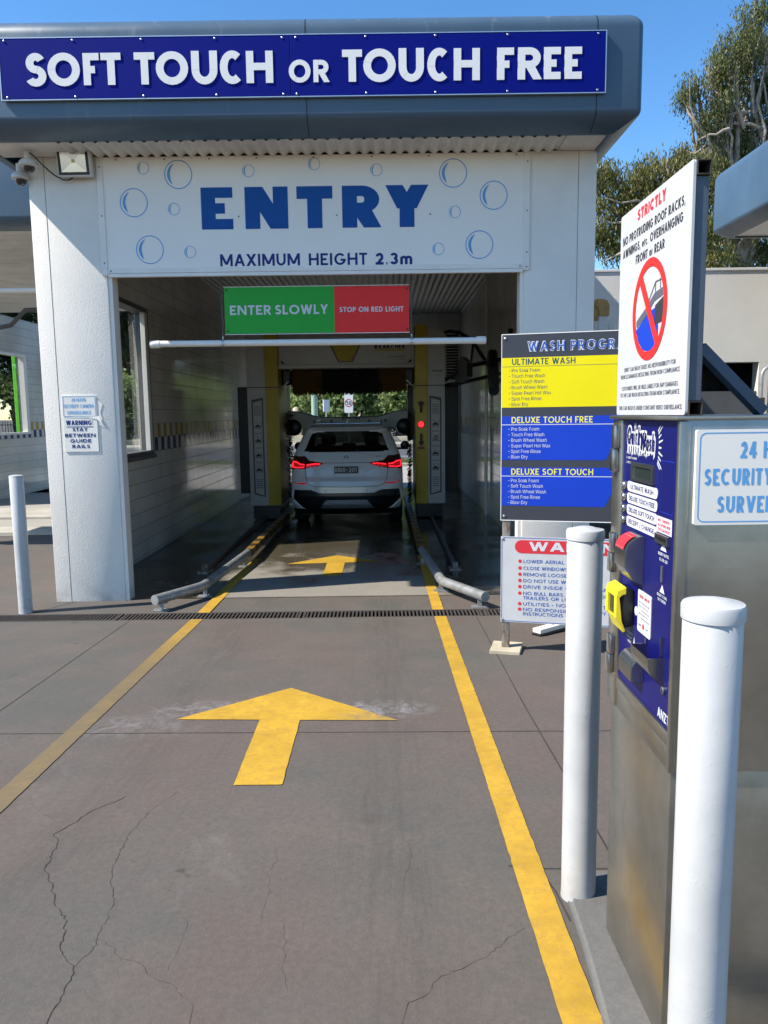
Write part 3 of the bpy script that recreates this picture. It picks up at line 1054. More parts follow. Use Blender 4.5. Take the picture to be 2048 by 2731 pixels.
# grass verge (countless blades, one mass) on its soil
structure(sheet('verge', [-120, 120], [26.41, 28.5], lambda x, y: .06, 'grass'))
def blades(name, n, xr, yr, z, h):
    x = rng.uniform(*xr, n); y = rng.uniform(*yr, n)
    a = rng.uniform(0, 6.28, n); hh = h * rng.uniform(.4, 1, n)
    lx, ly = rng.normal(0, .5, n) * hh, rng.normal(0, .5, n) * hh
    V = np.empty((n, 3, 3)); w = .025
    V[:, 0] = np.stack([x - np.cos(a) * w, y - np.sin(a) * w, np.full(n, z)], 1)
    V[:, 1] = np.stack([x + np.cos(a) * w, y + np.sin(a) * w, np.full(n, z)], 1)
    V[:, 2] = np.stack([x + lx, y + ly, z + hh], 1)
    me = bpy.data.meshes.new(name)
    me.from_pydata(V.reshape(-1, 3).tolist(), [], np.arange(n * 3).reshape(-1, 3).tolist())
    me.materials.append(M['grass'])
    o = bpy.data.objects.new(name, me)
    COL.objects.link(o)
    o['kind'] = 'stuff'
    o['label'] = 'short grass on the verge beside the street'
    return o
blades('grass', 9000, (-9, 5), (26.45, 28.5), .05, .16)


# ================================================================== THE WASH BAY
bay = thing('wash_bay', 'white rendered car wash bay with rounded blue grey fascia and open tunnel', 'building')


def profile_loop(o_z, lx0, lx1, ly, yb):
    """fascia: profile points (offset outwards, z) swept round left, front and right; a rounded vertical corner"""
    mb = MB()
    rings = []
    for o, z in o_z:
        r = .05 if o > .15 else .02
        x0, x1, y = lx0 - o, lx1 + o, ly - o
        row = [(x0, yb)]
        for k in range(4):
            t = R(90 * k / 3)
            row.append((x0 + r - r * math.cos(t), y + r - r * math.sin(t)))
        for k in range(4):
            t = R(90 * k / 3)
            row.append((x1 - r + r * math.sin(t), y + r - r * math.cos(t)))
        row.append((x1, yb))
        rings.append([mb.bm.verts.new((p[0], p[1], z)) for p in row])
    for i in range(len(rings) - 1):
        for k in range(len(rings[0]) - 1):
            mb.bm.faces.new([rings[i][k], rings[i][k + 1], rings[i + 1][k + 1], rings[i + 1][k]])
    return mb


def fascia_profile():
    p = [(-.02, 4.155), (-.02, 4.138), (.02, 4.138)]
    for k in range(5):                                   # soft lower knee
        t = R(-50 + 50 * k / 4)
        p.append((.205 - .07 + .07 * math.cos(t), 4.275 + .07 * math.sin(t) - .0))
    for k in range(8):                                   # rounded top
        t = R(90 * k / 7)
        p.append((.205 - .13 + .13 * math.cos(t), 4.91 + .13 * math.sin(t)))
    p += [(-.1, 5.045), (-.1, 4.9)]
    return p


FP = fascia_profile()
fas = profile_loop(FP, -3.44, 1.985, 6.95, 18.9).build('fascia', 'fascia', bay, smooth=50, fix=True)
for sx in (-.60, 1.80):
    mb = MB()
    for (o0, z0), (o1, z1) in zip(FP[2:-1], FP[3:-1]):
        e = .0025
        mb.face([(sx, 6.95 - o0 - e, z0), (sx + .007, 6.95 - o0 - e, z0), (sx + .007, 6.95 - o1 - e, z1), (sx, 6.95 - o1 - e, z1)])
    mb.build('seam', 'dark', fas)
mb = MB()
mb.box(-3.5, 2.05, 7.0, 18.9, 4.60, 4.72)
mb.build('roof', 'dark_wall', bay)


def corrugated(x0, x1, y0, y1, z, pitch=.105, amp=.011):
    mb = MB()
    n = int((x1 - x0) / pitch * 8)
    A = []
    for k in range(n + 1):
        x = x0 + (x1 - x0) * k / n
        zz = z + amp * math.sin(2 * math.pi * x / pitch)
        A.append((mb.bm.verts.new((x, y0, zz)), mb.bm.verts.new((x, y1, zz))))
    for k in range(n):
        mb.bm.faces.new([A[k][0], A[k][1], A[k + 1][1], A[k + 1][0]])
    return mb


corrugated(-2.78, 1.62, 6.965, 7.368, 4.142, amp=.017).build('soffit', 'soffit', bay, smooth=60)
for a, b in ((-3.425, -2.785), (1.625, 1.97)):
    mb = MB()
    mb.box(a, b, 6.965, 7.368, 4.146, 4.16)
    mb.build('soffit_panel', 'soffit', bay)
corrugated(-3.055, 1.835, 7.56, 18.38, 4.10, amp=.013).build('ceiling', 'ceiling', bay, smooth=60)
for a, b, y0, y1 in ((-3.22, -2.54, 7.37, 7.55), (1.33, 1.99, 7.37, 7.55), (-3.22, -2.54, 18.38, 18.56), (1.33, 1.99, 18.38, 18.56)):
    mb = MB()
    mb.box(a, b, y0, y1, -.02, 4.15, .012)
    p = mb.build('pillar', 'stucco', bay, smooth=40)
    if y0 < 8:
        mb = MB()
        jx = -3.07 if a < 0 else 1.82
        mb.box(jx, jx + .003, 7.3685, 7.3705, 0, 4.14)
        mb.build('joint', 'joint', p)
for y0, y1 in ((7.40, 7.55), (18.40, 18.55)):
    mb = MB()
    mb.box(-2.545, 1.335, y0, y1, 3.10, 4.10)
    mb.build('lintel', 'panel_white', bay)
for a, b in ((-2.539, -2.505), (1.295, 1.329)):
    mb = MB()
    mb.box(a, b, 7.385, 7.535, 0, 3.095)
    mb.build('corner_trim', 'trim_white', bay)
mb = MB()
mb.box(-2.53, 1.32, 7.357, 7.395, 3.075, 3.105)
mb.build('edge_trim', 'trim_white', bay)
# left wall with its window opening
WY0, WY1, WZ0, WZ1 = 7.78, 10.27, 1.30, 3.17
mb = MB()
mb.box(-3.22, -3.06, 7.55, WY0, 0, 4.12)
mb.box(-3.22, -3.06, WY1, 18.38, 0, 4.12)
mb.box(-3.22, -3.06, WY0, WY1, 0, WZ0)
mb.box(-3.22, -3.06, WY0, WY1, WZ1, 4.12)
mb.build('left_wall', 'tile', bay)
mb = MB()
mb.box(1.84, 1.99, 7.55, 18.38, 0, 4.12)
mb.build('right_wall', 'tile', bay)
win = MB()
for (y0, y1, z0, z1) in ((WY0, WY1, WZ0, WZ0 + .05), (WY0, WY1, WZ1 - .05, WZ1), (WY0, WY0 + .05, WZ0 + .05, WZ1 - .05), (WY1 - .05, WY1, WZ0 + .05, WZ1 - .05)):
    win.box(-3.215, -3.045, y0, y1, z0, z1)
win = win.build('window', 'gantry_grey', bay)
mb = MB()
mb.box(-3.10, -3.04, WY1 - .17, WY1 - .055, WZ0 + .052, WZ1 - .052, .004)
mb.build('frame', 'trim_white', win)
mb = MB()
mb.face([(-3.147, WY0 + .05, WZ0 + .05), (-3.147, WY1 - .05, WZ0 + .05), (-3.147, WY1 - .05, WZ1 - .05), (-3.147, WY0 + .05, WZ1 - .05)])
mb.build('pane', 'glass', win)
mb = MB()
mb.box(-3.09, -3.02, WY0 - .02, WY1 + .02, WZ0 - .05, WZ0 - .002, .004)
mb.build('sill', 'gantry_grey', win)
for pts in ([(1.79, 13.4, 0), (1.79, 13.4, 4.08)],):
    mb = MB()
    mb.tube(pts, .028, 12)
    mb.build('conduit', 'trim_white', bay, smooth=50)
# the coping of the floor edge where bay meets forecourt
mb = MB()
mb.face([(-2.5, 7.418, .0085), (1.3, 7.418, .0085), (1.3, 7.424, .0085), (-2.5, 7.424, .0085)])
structure(mb.build('joint', 'joint', ground))

# ---------------------------------------------------------------- signs on the building
fs = thing('fascia_sign', 'long dark blue sign with raised white letters on the grey fascia', 'sign', (-.62, 6.74, 4.388))
mb = MB()
mb.box(-3.094, -.722, 6.708, 6.738, 4.388, 4.857, .002)
mb.build('board', 'sign_blue', fs)
mb = MB()
mb.box(-.718, 1.861, 6.708, 6.738, 4.386, 4.855, .002)
mb.build('board', 'sign_blue', fs)
mb = MB()
for (x0, x1, z0, z1) in ((-3.103, 1.870, 4.857, 4.864), (-3.103, 1.870, 4.379, 4.386), (-3.103, -3.095, 4.386, 4.857), (1.862, 1.870, 4.386, 4.857)):
    mb.box(x0, x1, 6.706, 6.739, z0, z1)
mb.build('border', 'aluminium', fs)
mb = MB()
LET = [('S', -2.890, -2.716), ('O', -2.706, -2.441), ('F', -2.414, -2.283), ('T', -2.268, -2.104), ('T', -1.996, -1.828), ('O', -1.820, -1.555), ('U', -1.528, -1.316), ('C', -1.296, -1.108),
       ('H', -1.080, -.861), ('T', -.294, -.131), ('O', -.122, .144), ('U', .168, .374), ('C', .402, .583), ('H', .619, .832), ('F', .973, 1.111), ('R', 1.143, 1.341), ('E', 1.356, 1.494), ('E', 1.526, 1.667)]
for ch, a, b in LET:
    e = .006 if ch in 'OCSU' else 0
    mb.letter(ch, a, b, 4.489 - e, .247 + 2 * e, 6.702, 6.7075, .245)
mb.letter('O', -.733, -.554, 4.487, .178, 6.702, 6.7075, .235)
mb.letter('R', -.531, -.399, 4.489, .172, 6.702, 6.7075, .235)
mb.build('lettering', 'letter_white', fs)
xs = [-3.05, -2.49, -1.93, -1.33, -.78, -.67, -.10, .47, 1.06, 1.80]
screws(fs, [(x, 4.838) for x in xs] + [(x, 4.403) for x in xs], 6.7075, .009)

es = thing('entry_sign', 'white panel with blue bubbles over the tunnel mouth reading entry', 'sign', (-.6, 7.37, 3.1))
mb = MB()
mb.box(-2.53, 1.32, 7.364, 7.398, 3.107, 4.135)
mb.build('board', 'panel_white', es)
for a, b in ((-2.585, -2.53), (1.32, 1.375)):
    mb = MB()
    mb.box(a, b, 7.352, 7.369, 3.09, 4.135, .003)
    mb.build('edge_strip', 'trim_white', es)
mb = MB()
mb.box(-2.53, 1.32, 7.355, 7.3635, 3.1075, 3.15, .003)
mb.build('edge_strip', 'trim_white', es)
mb = MB()
for ch, a, b in (('E', -1.643, -1.352), ('N', -1.241, -.845), ('T', -.765, -.435), ('R', -.348, .012), ('Y', .050, .445)):
    mb.text(ch, a, b, 3.490, .371, 7.3625, .37, wf=1)
mb.build('lettering', 'entry_blue', es)
mb = MB()
mb.text('MAXIMUM', -1.487, -.748, 3.160, .108, 7.3625, .20)
mb.text('HEIGHT', -.666, -.126, 3.158, .108, 7.3625, .20)
mb.text('2.3m', -.049, .293, 3.157, .106, 7.3625, .24)
mb.build('lettering', 'navy', es)
for k, (x, z) in enumerate([(-2.158, 4.039), (-1.84, 3.978), (-2.259, 3.736), (-1.893, 3.675), (-2.132, 3.317), (-1.761, 3.292), (-1.198, 4.002), (-.597, 4.055), (-.029, 3.996), (.672, 3.959), (1.044, 3.76),
                            (.688, 3.618), (.914, 3.324), (.534, 3.291)]):
    r = .128 if k in (1, 2, 4, 9, 10, 12) else .055
    mb = MB()
    mb.ring(x, z, r - (.008 if r > .1 else .0045), r, 7.3625, 48)
    n = 20                                               # crescent glint
    o_ = [(x + r * .80 * math.cos(R(112 + 125 * i / n)), z + r * .80 * math.sin(R(112 + 125 * i / n))) for i in range(n + 1)]
    a_, b_ = o_[0], o_[-1]
    i_ = []
    for i in range(1, n):
        t = i / n
        bx, bz = b_[0] + (a_[0] - b_[0]) * t, b_[1] + (a_[1] - b_[1]) * t
        bul = math.sin(math.pi * t) * r * .24
        i_.append((bx - bul * .95, bz + bul * .3))
    mb.flat(o_ + i_, 7.3622)
    mb.build('bubble', 'bubble_blue', es)
screws(es, [(x, 4.11) for x in (-2.4, -1.96, -1.55, -1.12, -.6, -.07, .45, 1.25)] + [(-2.556, z) for z in (4.05, 3.62, 3.2)] + [(1.35, z) for z in (4.05, 3.62, 3.25, 3.12)]
       + [(-1.30, 3.60), (-.40, 3.60), (.46, 3.60)] + [(-2.50, 3.128), (1.29, 3.128)], 7.354, .007, mat='gantry_grey')

hs = thing('hanging_sign', 'green and red board hung on chains in the tunnel mouth', 'sign', (-.61, 7.5, 2.56))
mb = MB()
mb.box(-1.490, -.446, 7.498, 7.504, 2.560, 2.992)
mb.build('green_panel', 'green', hs)
mb = MB()
mb.box(-.446, .264, 7.498, 7.504, 2.556, 2.986)
mb.build('red_panel', 'red', hs)
mb = MB()
mb.ui('ENTER', -1.44, -1.048, 2.735, .088, 7.4965, .055)
mb.ui('SLOWLY', -1.012, -.509, 2.735, .088, 7.4965, .055)
mb.build('lettering', 'text_white', hs)
mb = MB()
mb.ui('STOP ON RED LIGHT', -.398, .209, 2.749, .048, 7.4965, .055)
mb.build('lettering', 'text_white', hs)
mb = MB()
for (x0, x1, z0, z1) in ((-1.495, .269, 2.992, 2.997), (-1.495, .269, 2.551, 2.556)):
    mb.box(x0, x1, 7.4965, 7.5055, z0, z1)
mb.build('border', 'letter_white', hs)
screws(hs, [(-1.465, 2.965), (.243, 2.96), (-1.465, 2.585), (.243, 2.582)], 7.497, .009, 'eyelet', 'black')
for cx in (-1.515, .285):
    mb = MB()
    z = 3.10
    k = 0
    while z > 2.52:
        b = bmesh.new()
        t = MB()
        pts = []
        for i in range(10):
            a = 2 * math.pi * i / 9
            u, w_ = .008 * math.cos(a), .017 * math.sin(a)
            pts.append((cx + (u if k % 2 else 0), 7.5 + (0 if k % 2 else u), z - .017 + w_))
        mb.tube(pts, .0028, 5, cap=False)
        z -= .026
        k += 1
    mb.build('chain', 'gantry_grey', hs, smooth=60)

cb = thing('clearance_bar', 'white plastic height bar with end caps hung below the green and red sign', 'bar', (-.61, 7.5, 2.47))
mb = MB()
mb.tube([(-2.20, 7.5, 2.474), (.98, 7.5, 2.468)], .0305, 24)
mb.build('pipe', 'trim_white', cb, smooth=50)
for a, b in ((-2.215, -2.12), (.90, .995)):
    mb = MB()
    mb.lathe([(.030, a), (.037, a + .008), (.038, a + .04), (.038, b - .012), (.036, b)], (0, 7.5, 2.471), 24, 'x')
    mb.build('end_cap', 'trim_white', cb, smooth=50)
for cx in (-1.515, .285):
    mb = MB()
    mb.lathe([(.031, cx - .012), (.0345, cx - .012), (.0345, cx + .012), (.031, cx + .012)], (0, 7.5, 2.471), 24, 'x')
    mb.box(cx - .005, cx + .005, 7.494, 7.506, 2.500, 2.535)
    mb.build('clip', 'aluminium', cb, smooth=50)

st = thing('security_notice', 'small white security camera notice with pale blue letters on the left pillar', 'sign', (-2.87, 7.368, 1.79))
mb = MB()
mb.prism(rrect(-3.036, -2.714, 1.793, 1.992, .012), 'y', 7.360, 7.3675)
mb.build('board', 'panel_white', st)
mb = MB()
mb.ui('24 HOUR', -2.945, -2.811, 1.938, .033, 7.358, .01)
mb.ui('SECURITY CAMERA', -3.021, -2.738, 1.879, .033, 7.358, .01)
mb.ui('SURVEILLANCE', -2.993, -2.766, 1.818, .033, 7.358, .01)
for (x0, x1, z0, z1) in ((-3.028, -2.722, 1.984, 1.987), (-3.028, -2.722, 1.798, 1.801), (-3.028, -3.025, 1.80, 1.985), (-2.725, -2.722, 1.80, 1.985)):
    mb.box(x0, x1, 7.3585, 7.3605, z0, z1)
mb.build('lettering', 'text_sky', st)
st = thing('guide_rail_notice', 'white warning notice with black capitals and torn paper edge on the left pillar', 'sign', (-2.87, 7.368, 1.464))
mb = MB()
mb.box(-3.034, -2.714, 7.361, 7.3675, 1.464, 1.786)
mb.build('board', 'panel_white', st)
mb = MB()
mb.flat([(-2.712, 1.97), (-2.655, 1.91), (-2.68, 1.83), (-2.645, 1.69), (-2.70, 1.72), (-2.72, 1.75)], 7.3655)
mb.face([(-3.03, 7.3585, 1.79), (-2.80, 7.3585, 1.782), (-2.715, 7.355, 1.77), (-2.66, 7.350, 1.72), (-2.69, 7.356, 1.80), (-2.9, 7.3585, 1.795)])
mb.build('torn_paper', 'trim_white', st)
mb = MB()
mb.text('WARNING!', -3.01, -2.753, 1.716, .045, 7.3597, .22)
mb.box(-3.01, -2.755, 7.3585, 7.3602, 1.699, 1.703)
for s_, a, b, z in (('STAY', -2.953, -2.809, 1.657), ('BETWEEN', -3.026, -2.737, 1.602), ('GUIDE', -2.980, -2.779, 1.550), ('RAILS', -2.964, -2.795, 1.497)):
    mb.text(s_, a, b, z, .034, 7.359, .25)
mb.build('lettering', 'navy', st)

# floodlight, cameras and cable under the soffit
fl = thing('floodlight', 'square white LED floodlight with black rimmed glass under the soffit corner', 'floodlight', (-2.75, 7.34, 4.08))
T = Matrix.Translation((-2.75, 7.27, 4.075)) @ Matrix.Rotation(R(10), 4, 'X') @ Matrix.Rotation(R(-2), 4, 'Z')
mb = MB()
mb.box(-.155, .155, -.02, .05, -.132, .132, .012)
mb.move(T).build('housing', 'cam_white', fl)
mb = MB()
for (x0, x1, z0, z1) in ((-.138, .138, .092, .114), (-.138, .138, -.114, -.092), (-.138, -.116, -.092, .092), (.116, .138, -.092, .092)):
    mb.box(x0, x1, -.026, -.0205, z0, z1)
mb.move(T).build('bezel', 'black', fl)
mb = MB()
q = [(-.116, -.092), (.116, -.092), (.116, .092), (-.116, .092)]
p = [(-.016, -.014), (.016, -.014), (.016, .014), (-.016, .014)]
for i in range(4):
    j = (i + 1) % 4
    mb.face([(q[i][0], -.0215, q[i][1]), (q[j][0], -.0215, q[j][1]), (p[j][0], -.0205 + .0, p[j][1]), (p[i][0], -.0205, p[i][1])])
mb.move(T).build('reflector', 'reflector_foil', fl)
mb = MB()
mb.box(-.013, .013, -.0245, -.0212, -.011, .011)
mb.move(T).build('diode', 'led_cob', fl)
mb = MB()
mb.tube([(-2.75, 7.30, 4.06), (-2.75, 7.372, 4.06)], .03, 10)
mb.build('bracket', 'cam_white', fl)

for k, (x, y, z, s_, lab) in enumerate(((-3.13, 7.20, 4.147, 1.0, 'white dome camera nearest the floodlight under the soffit'), (-3.27, 7.34, 4.08, .95, 'lower white dome camera at the outer edge of the soffit'))):
    d = thing('security_camera', lab, 'camera', (x, y, z - .1), group='dome cameras under the soffit')
    mb = MB()
    mb.lathe([(.036 * s_, 0), (.036 * s_, -.07), (.055 * s_, -.075), (.080 * s_, -.10), (.083 * s_, -.13), (.062 * s_, -.138), (0, -.138)][::-1], (x, y, z), 24)
    mb.build('housing', 'cam_white', d, smooth=40)
    mb = MB()
    mb.lathe([(0, -.19), (.03 * s_, -.185), (.047 * s_, -.168), (.053 * s_, -.1385)], (x, y, z), 24)
    mb.build('dome', 'dome', d, smooth=60)
mb = MB()
mb.tube([(-3.10, 7.17, 4.12), (-3.06, 7.16, 4.09), (-3.0, 7.20, 4.02), (-2.93, 7.26, 3.955), (-2.87, 7.30, 3.925), (-2.82, 7.31, 3.925), (-2.78, 7.31, 3.95)], .006, 8)
tag(mb.build('cable', 'black', None, smooth=60), 'black cable drooping from the dome camera to the floodlight', 'cable')

# ---------------------------------------------------------------- drain grates
def make_grate(x0, label):
    L = 1.60
    g = thing('drain_grate', label, 'drain grate', (x0, 6.71, 0), group='drain grates across the bay mouth')
    mb = MB()
    mb.box(x0, x0 + L, 6.59, 6.612, -.02, .012)
    mb.box(x0, x0 + L, 6.808, 6.83, -.02, .012)
    mb.box(x0, x0 + .02, 6.612, 6.808, -.02, .012)
    mb.box(x0 + L - .02, x0 + L, 6.612, 6.808, -.02, .012)
    mb.build('frame', 'rust', g)
    mb = MB()
    n = 46
    for k in range(n):
        x = x0 + .02 + (L - .04) * (k + .5) / n
        mb.box(x - .0075, x + .0075, 6.612, 6.808, .002, .0105)
    mb.build('grille', 'rust', g)
    return g


g0 = make_grate(-.735, 'rusty iron grate crossed by the right yellow line, in front of the tunnel')
dup(g0, (-2.355, 6.71, 0), label='rusty iron grate crossed by the left yellow line')
dup(g0, (-3.975, 6.71, .002), label='rusty iron grate beside the left bollard foot')
dup(g0, (.885, 6.71, 0), label='rusty iron grate running behind the warning board')


# ================================================================== IN THE BAY
def bend_path(a, b, c, n=4, d=.10):
    a, b, c = Vector(a), Vector(b), Vector(c)
    p, q = b + (a - b).normalized() * d, b + (c - b).normalized() * d
    out = [a]
    for k in range(n + 1):
        t = k / n
        out.append((p * (1 - t) + b * t) * (1 - t) + (b * (1 - t) + q * t) * t)
    return out + [c]


def guide_rail(label, A, B, C_, D):
    g = thing('guide_rail', label, 'guide rail', (B[0], B[1], 0), group='guide rails at the bay entry')
    mb = MB()
    mb.tube(bend_path((*A, .115), (*B, .115), (*C_, .125)), .047, 20)
    mb.build('pipe', 'galv', g, smooth=50)
    mb = MB()                                           # striped steel kerb that carries on inward
    mb.tube([(C_[0], C_[1] - .02, .12), (D[0], D[1], .115)], .060, 4, square=True)
    mb.build('striped_kerb', 'stripe', g)
    for p in ((A[0] + (B[0] - A[0]) * .12, A[1] + (B[1] - A[1]) * .12), (B[0] + (C_[0] - B[0]) * .06, B[1] + .05), (C_[0], C_[1] - .25)):
        mb = MB()
        mb.box(p[0] - .02, p[0] + .02, p[1] - .008, p[1] + .008, .008, .075)
        mb.box(p[0] - .075, p[0] + .075, p[1] - .05, p[1] + .05, .001, .0095)
        mb.build('foot', 'galv', g)
    return g


guide_rail('galvanised guide rail with striped kerb on the left of the lane, nearer the pillar', (-2.115, 6.90), (-1.80, 7.46), (-1.665, 9.25), (-1.63, 15.5))
guide_rail('galvanised guide rail with striped kerb bending out on the right of the lane', (.915, 6.86), (.572, 7.56), (.458, 9.30), (.445, 15.5))
for x, lab in ((-2.07, 'dark steel floor track along the left tiled wall'), (.81, 'dark steel floor track along the right tiled wall')):
    t = thing('floor_track', lab, 'track', (x, 8.75, 0), group='floor tracks of the wash machine')
    mb = MB()
    mb.box(x - .022, x + .022, 8.75, 17.8, .0045, .06, .006)
    mb.build('rail', 'gantry_grey', t)
    mb = MB()
    mb.box(x - .07, x + .07, 8.62, 8.80, .0045, .018)
    mb.box(x - .03, x + .03, 8.66, 8.74, .018, .085, .006)
    mb.build('end_stop', 'rusty', t)

# ---------------------------------------------------------------- the wash gantry
ga = thing('wash_gantry', 'white and yellow roll over wash machine with pictogram columns and brush', 'car wash machine', (-.6, 13.6, 0))
GY = 13.0
for side in (-1, 1):
    xo, xm, xi = (-2.262, -1.955, -1.745) if side < 0 else (1.046, .750, .552)
    top = 3.24
    mb = MB()                                           # white outer half, top sloping down outwards
    mb.prism([(xo, .265), (xm, .265), (xm, top), (xo, top - .13)] if side < 0 else [(xm, .265), (xo, .265), (xo, top - .13), (xm, top)], 'y', GY, GY + 1.5, .012)
    c = mb.build('column', 'gantry_white', ga, smooth=35)
    mb = MB()                                           # yellow inner band, its face canted towards the lane
    P = [(xm, GY - .012), (xi, GY + .05), (xi, GY + 1.45), (xm, GY + 1.45)]
    mb.prism(P if side < 0 else P[::-1], 'z', .262, top + .01, .01)
    mb.build('yellow_band', 'yellow', ga, smooth=35)
    mb = MB()
    a, b = min(xo, xi), max(xo, xi)
    mb.box(a - .002, b + .002, GY - .014, GY + 1.4, 2.243, 2.256)
    mb.build('seam', 'black', c)
    mb = MB()                                           # dark splash wing beside the column
    if side < 0:
        mb.box(-2.47, -2.268, GY + .25, GY + 1.3, .45, 2.27, .01)
    else:
        mb.box(1.052, 1.29, GY + .25, GY + 1.3, .45, 2.27, .01)
    mb.build('splash_wing', 'black', ga)
    mb = MB()
    mb.box(a + .03, b - .03, GY + .1, GY + 1.4, .03, .262)
    mb.build('undercarriage', 'black', ga)
    # pictogram panel
    px0, px1 = (-2.195, -2.0) if side < 0 else (.785, .985)
    out_l = [(px0, .46), (px1, .41), (px1, 2.085), (px0, 2.045)] if side < 0 else [(px0, .41), (px1, .46), (px1, 2.045), (px0, 2.085)]
    mb = MB()
    w_ = .026
    ins = [(px0 + w_, out_l[0][1] + w_), (px1 - w_, out_l[1][1] + w_), (px1 - w_, out_l[2][1] - w_ - .02), (px0 + w_, out_l[3][1] - w_ - .02)]
    for i in range(4):
        j = (i + 1) % 4
        mb.face([(out_l[i][0], GY - .004, out_l[i][1]), (out_l[j][0], GY - .004, out_l[j][1]), (ins[j][0], GY - .004, ins[j][1]), (ins[i][0], GY - .004, ins[i][1])])
    fr = mb.build('pictogram_frame', 'gantry_grey', ga)
    cx = (px0 + px1) / 2
    mb = MB()
    hw = .054
    yy = GY - .003
    def outl(x0, x1, z0, z1, t=.006):
        for (a0, a1, b0, b1) in ((x0, x1, z0, z0 + t), (x0, x1, z1 - t, z1), (x0, x0 + t, z0 + t, z1 - t), (x1 - t, x1, z0 + t, z1 - t)):
            mb.flat([(a0, b0), (a1, b0), (a1, b1), (a0, b1)], yy)
    for z in (1.93, 1.895, 1.86, 1.825, 1.79):
        outl(cx - hw, cx + hw, z - .008, z + .008, .005)
    for z in (.71, .675, .64, .605, .57):
        outl(cx - hw, cx + hw, z - .008, z + .008, .005)
    for k, z in enumerate((1.62, 1.375, 1.13, .885)):
        if k < 3:
            outl(cx - hw, cx + hw, z - .14, z - .122, .005)
        for (a0, a1, b0, b1) in ((cx - hw, cx + hw, z - .052, z - .044), (cx - hw, cx - hw + .008, z - .044, z + .0), (cx + hw - .008, cx + hw, z - .044, z + .045)):
            mb.flat([(a0, b0), (a1, b0), (a1, b1), (a0, b1)], yy)
        if side > 0 and k == 1:
            mb.ring(cx, z + .0, .018, .036, yy, 20)
            mb.flat([(cx + .02, z + .03), (cx + .055, z + .06), (cx + .05, z + .068), (cx + .012, z + .04)], yy)
        else:                                           # a little car silhouette
            mb.flat([(cx - .042, z - .028), (cx + .042, z - .028), (cx + .042, z - .005), (cx + .025, z - .002), (cx + .01, z + .018), (cx - .02, z + .018), (cx - .032, z - .002), (cx - .042, z - .006)], yy)
            mb.disc(cx - .024, z - .03, .009, yy - .001, 10)
            mb.disc(cx + .024, z - .03, .009, yy - .001, 10)
        for q in range(3):
            mb.disc(cx - .04 + q * .022, z + .04 + .012 * ((q + k) % 2), .0065, yy, 8)
    mb.build('pictogram', 'text_dark', fr)
# signal strip on the right yellow band
sy = GY + .012
mb = MB()
for s_, z0 in ((1, 1.80), (-1, 1.41)):
    mb.flat([(.622, z0 + .0), (.660, z0 + .0), (.660, z0 + .13 * 1), (.622, z0 + .13)] if s_ > 0 else [(.622, z0 - .10), (.660, z0 - .10), (.660, z0 + .04), (.622, z0 + .04)], sy - .030)
    t = z0 + .12 if s_ > 0 else z0 - .09
    mb.flat([(.588, t), (.694, t), (.641, t + .085)] if s_ > 0 else [(.588, t), (.641, t - .085), (.694, t)], sy - .031)
mb.build('signal_arrow', 'dark', ga)
mb = MB()
for z, s_ in ((1.968, 'FORWARD'), (1.208, 'REVERSE')):
    mb.flat([(.582, z - .016), (.700, z - .016), (.700, z + .016), (.582, z + .016)], sy - .030)
lb_ = mb.build('signal_label', 'label_red', ga)
mb = MB()
for z, s_ in ((1.968, 'FORWARD'), (1.208, 'REVERSE')):
    mb.ui(s_, .590, .692, z - .008, .016, sy - .0315)
mb.build('lettering', 'text_dark', lb_)
mb = MB()
mb.disc(.642, 1.606, .062, sy - .030, 24)
ld = mb.build('signal_light', 'dark', ga)
mb = MB()
for rr, n in ((0.0, 1), (.021, 6), (.044, 11)):
    for k in range(n):
        a = 2 * math.pi * k / n
        mb.lathe([(.0068, 0), (.005, -.005), (0, -.006)], (.642 + rr * math.cos(a), sy - .031, 1.606 + rr * math.sin(a)), 8, 'y')
mb.build('diode', 'led_red', ld)
# top beam with brush
mb = MB()
mb.box(-1.742, .548, GY + .10, GY + 1.3, 2.60, 3.22, .02)
mb.box(-1.742, .548, GY + .085, GY + .35, 2.555, 2.63, .012)
bmx = mb.build('beam', 'gantry_white', ga, smooth=35)
mb = MB()
mb.flat([(-.735, 2.655), (-.49, 2.655), (-.33, 2.985), (-.895, 2.985)], GY + .094)
mb.build('emblem_edge', 'gantry_grey', bmx)
mb = MB()
mb.flat([(-.718, 2.672), (-.507, 2.672), (-.362, 2.985), (-.863, 2.985)], GY + .090)
mb.build('emblem', 'yellow', bmx)
mb = MB()
mb.text('KÄRCHER', -.055, .385, 2.868, .062, GY + .094, .27)
mb.flat([(-.125, 2.868), (-.075, 2.868), (-.075, 2.935), (-.125, 2.935)], GY + .094)
mb.ui('Professional', .11, .385, 2.722, .036, GY + .094, .03)
mb.ui('CB line', .28, .385, 2.68, .024, GY + .094, .02)
mb.build('lettering', 'text_dark', bmx)
mb = MB()
mb.flat([(-.125, 2.83), (.385, 2.83), (.385, 2.858), (-.125, 2.858)], GY + .095)
mb.build('underline', 'yellow', bmx)
mb = MB()
mb.text('KÄRCHER', .83, 1.01, 2.475, .026, GY - .0015, .27)
mb.ui('Professional', .90, 1.01, 2.41, .014, GY - .0015)
mb.build('lettering', 'text_dark', ga)
mb = MB()
for x, s_ in ((-1.69, -1), (.49, 1)):
    mb.tube([(x, GY + .08, 2.68), (x + .045 * -s_, GY + .07, 2.635)], .014, 8)
mb.build('latch', 'black', ga)
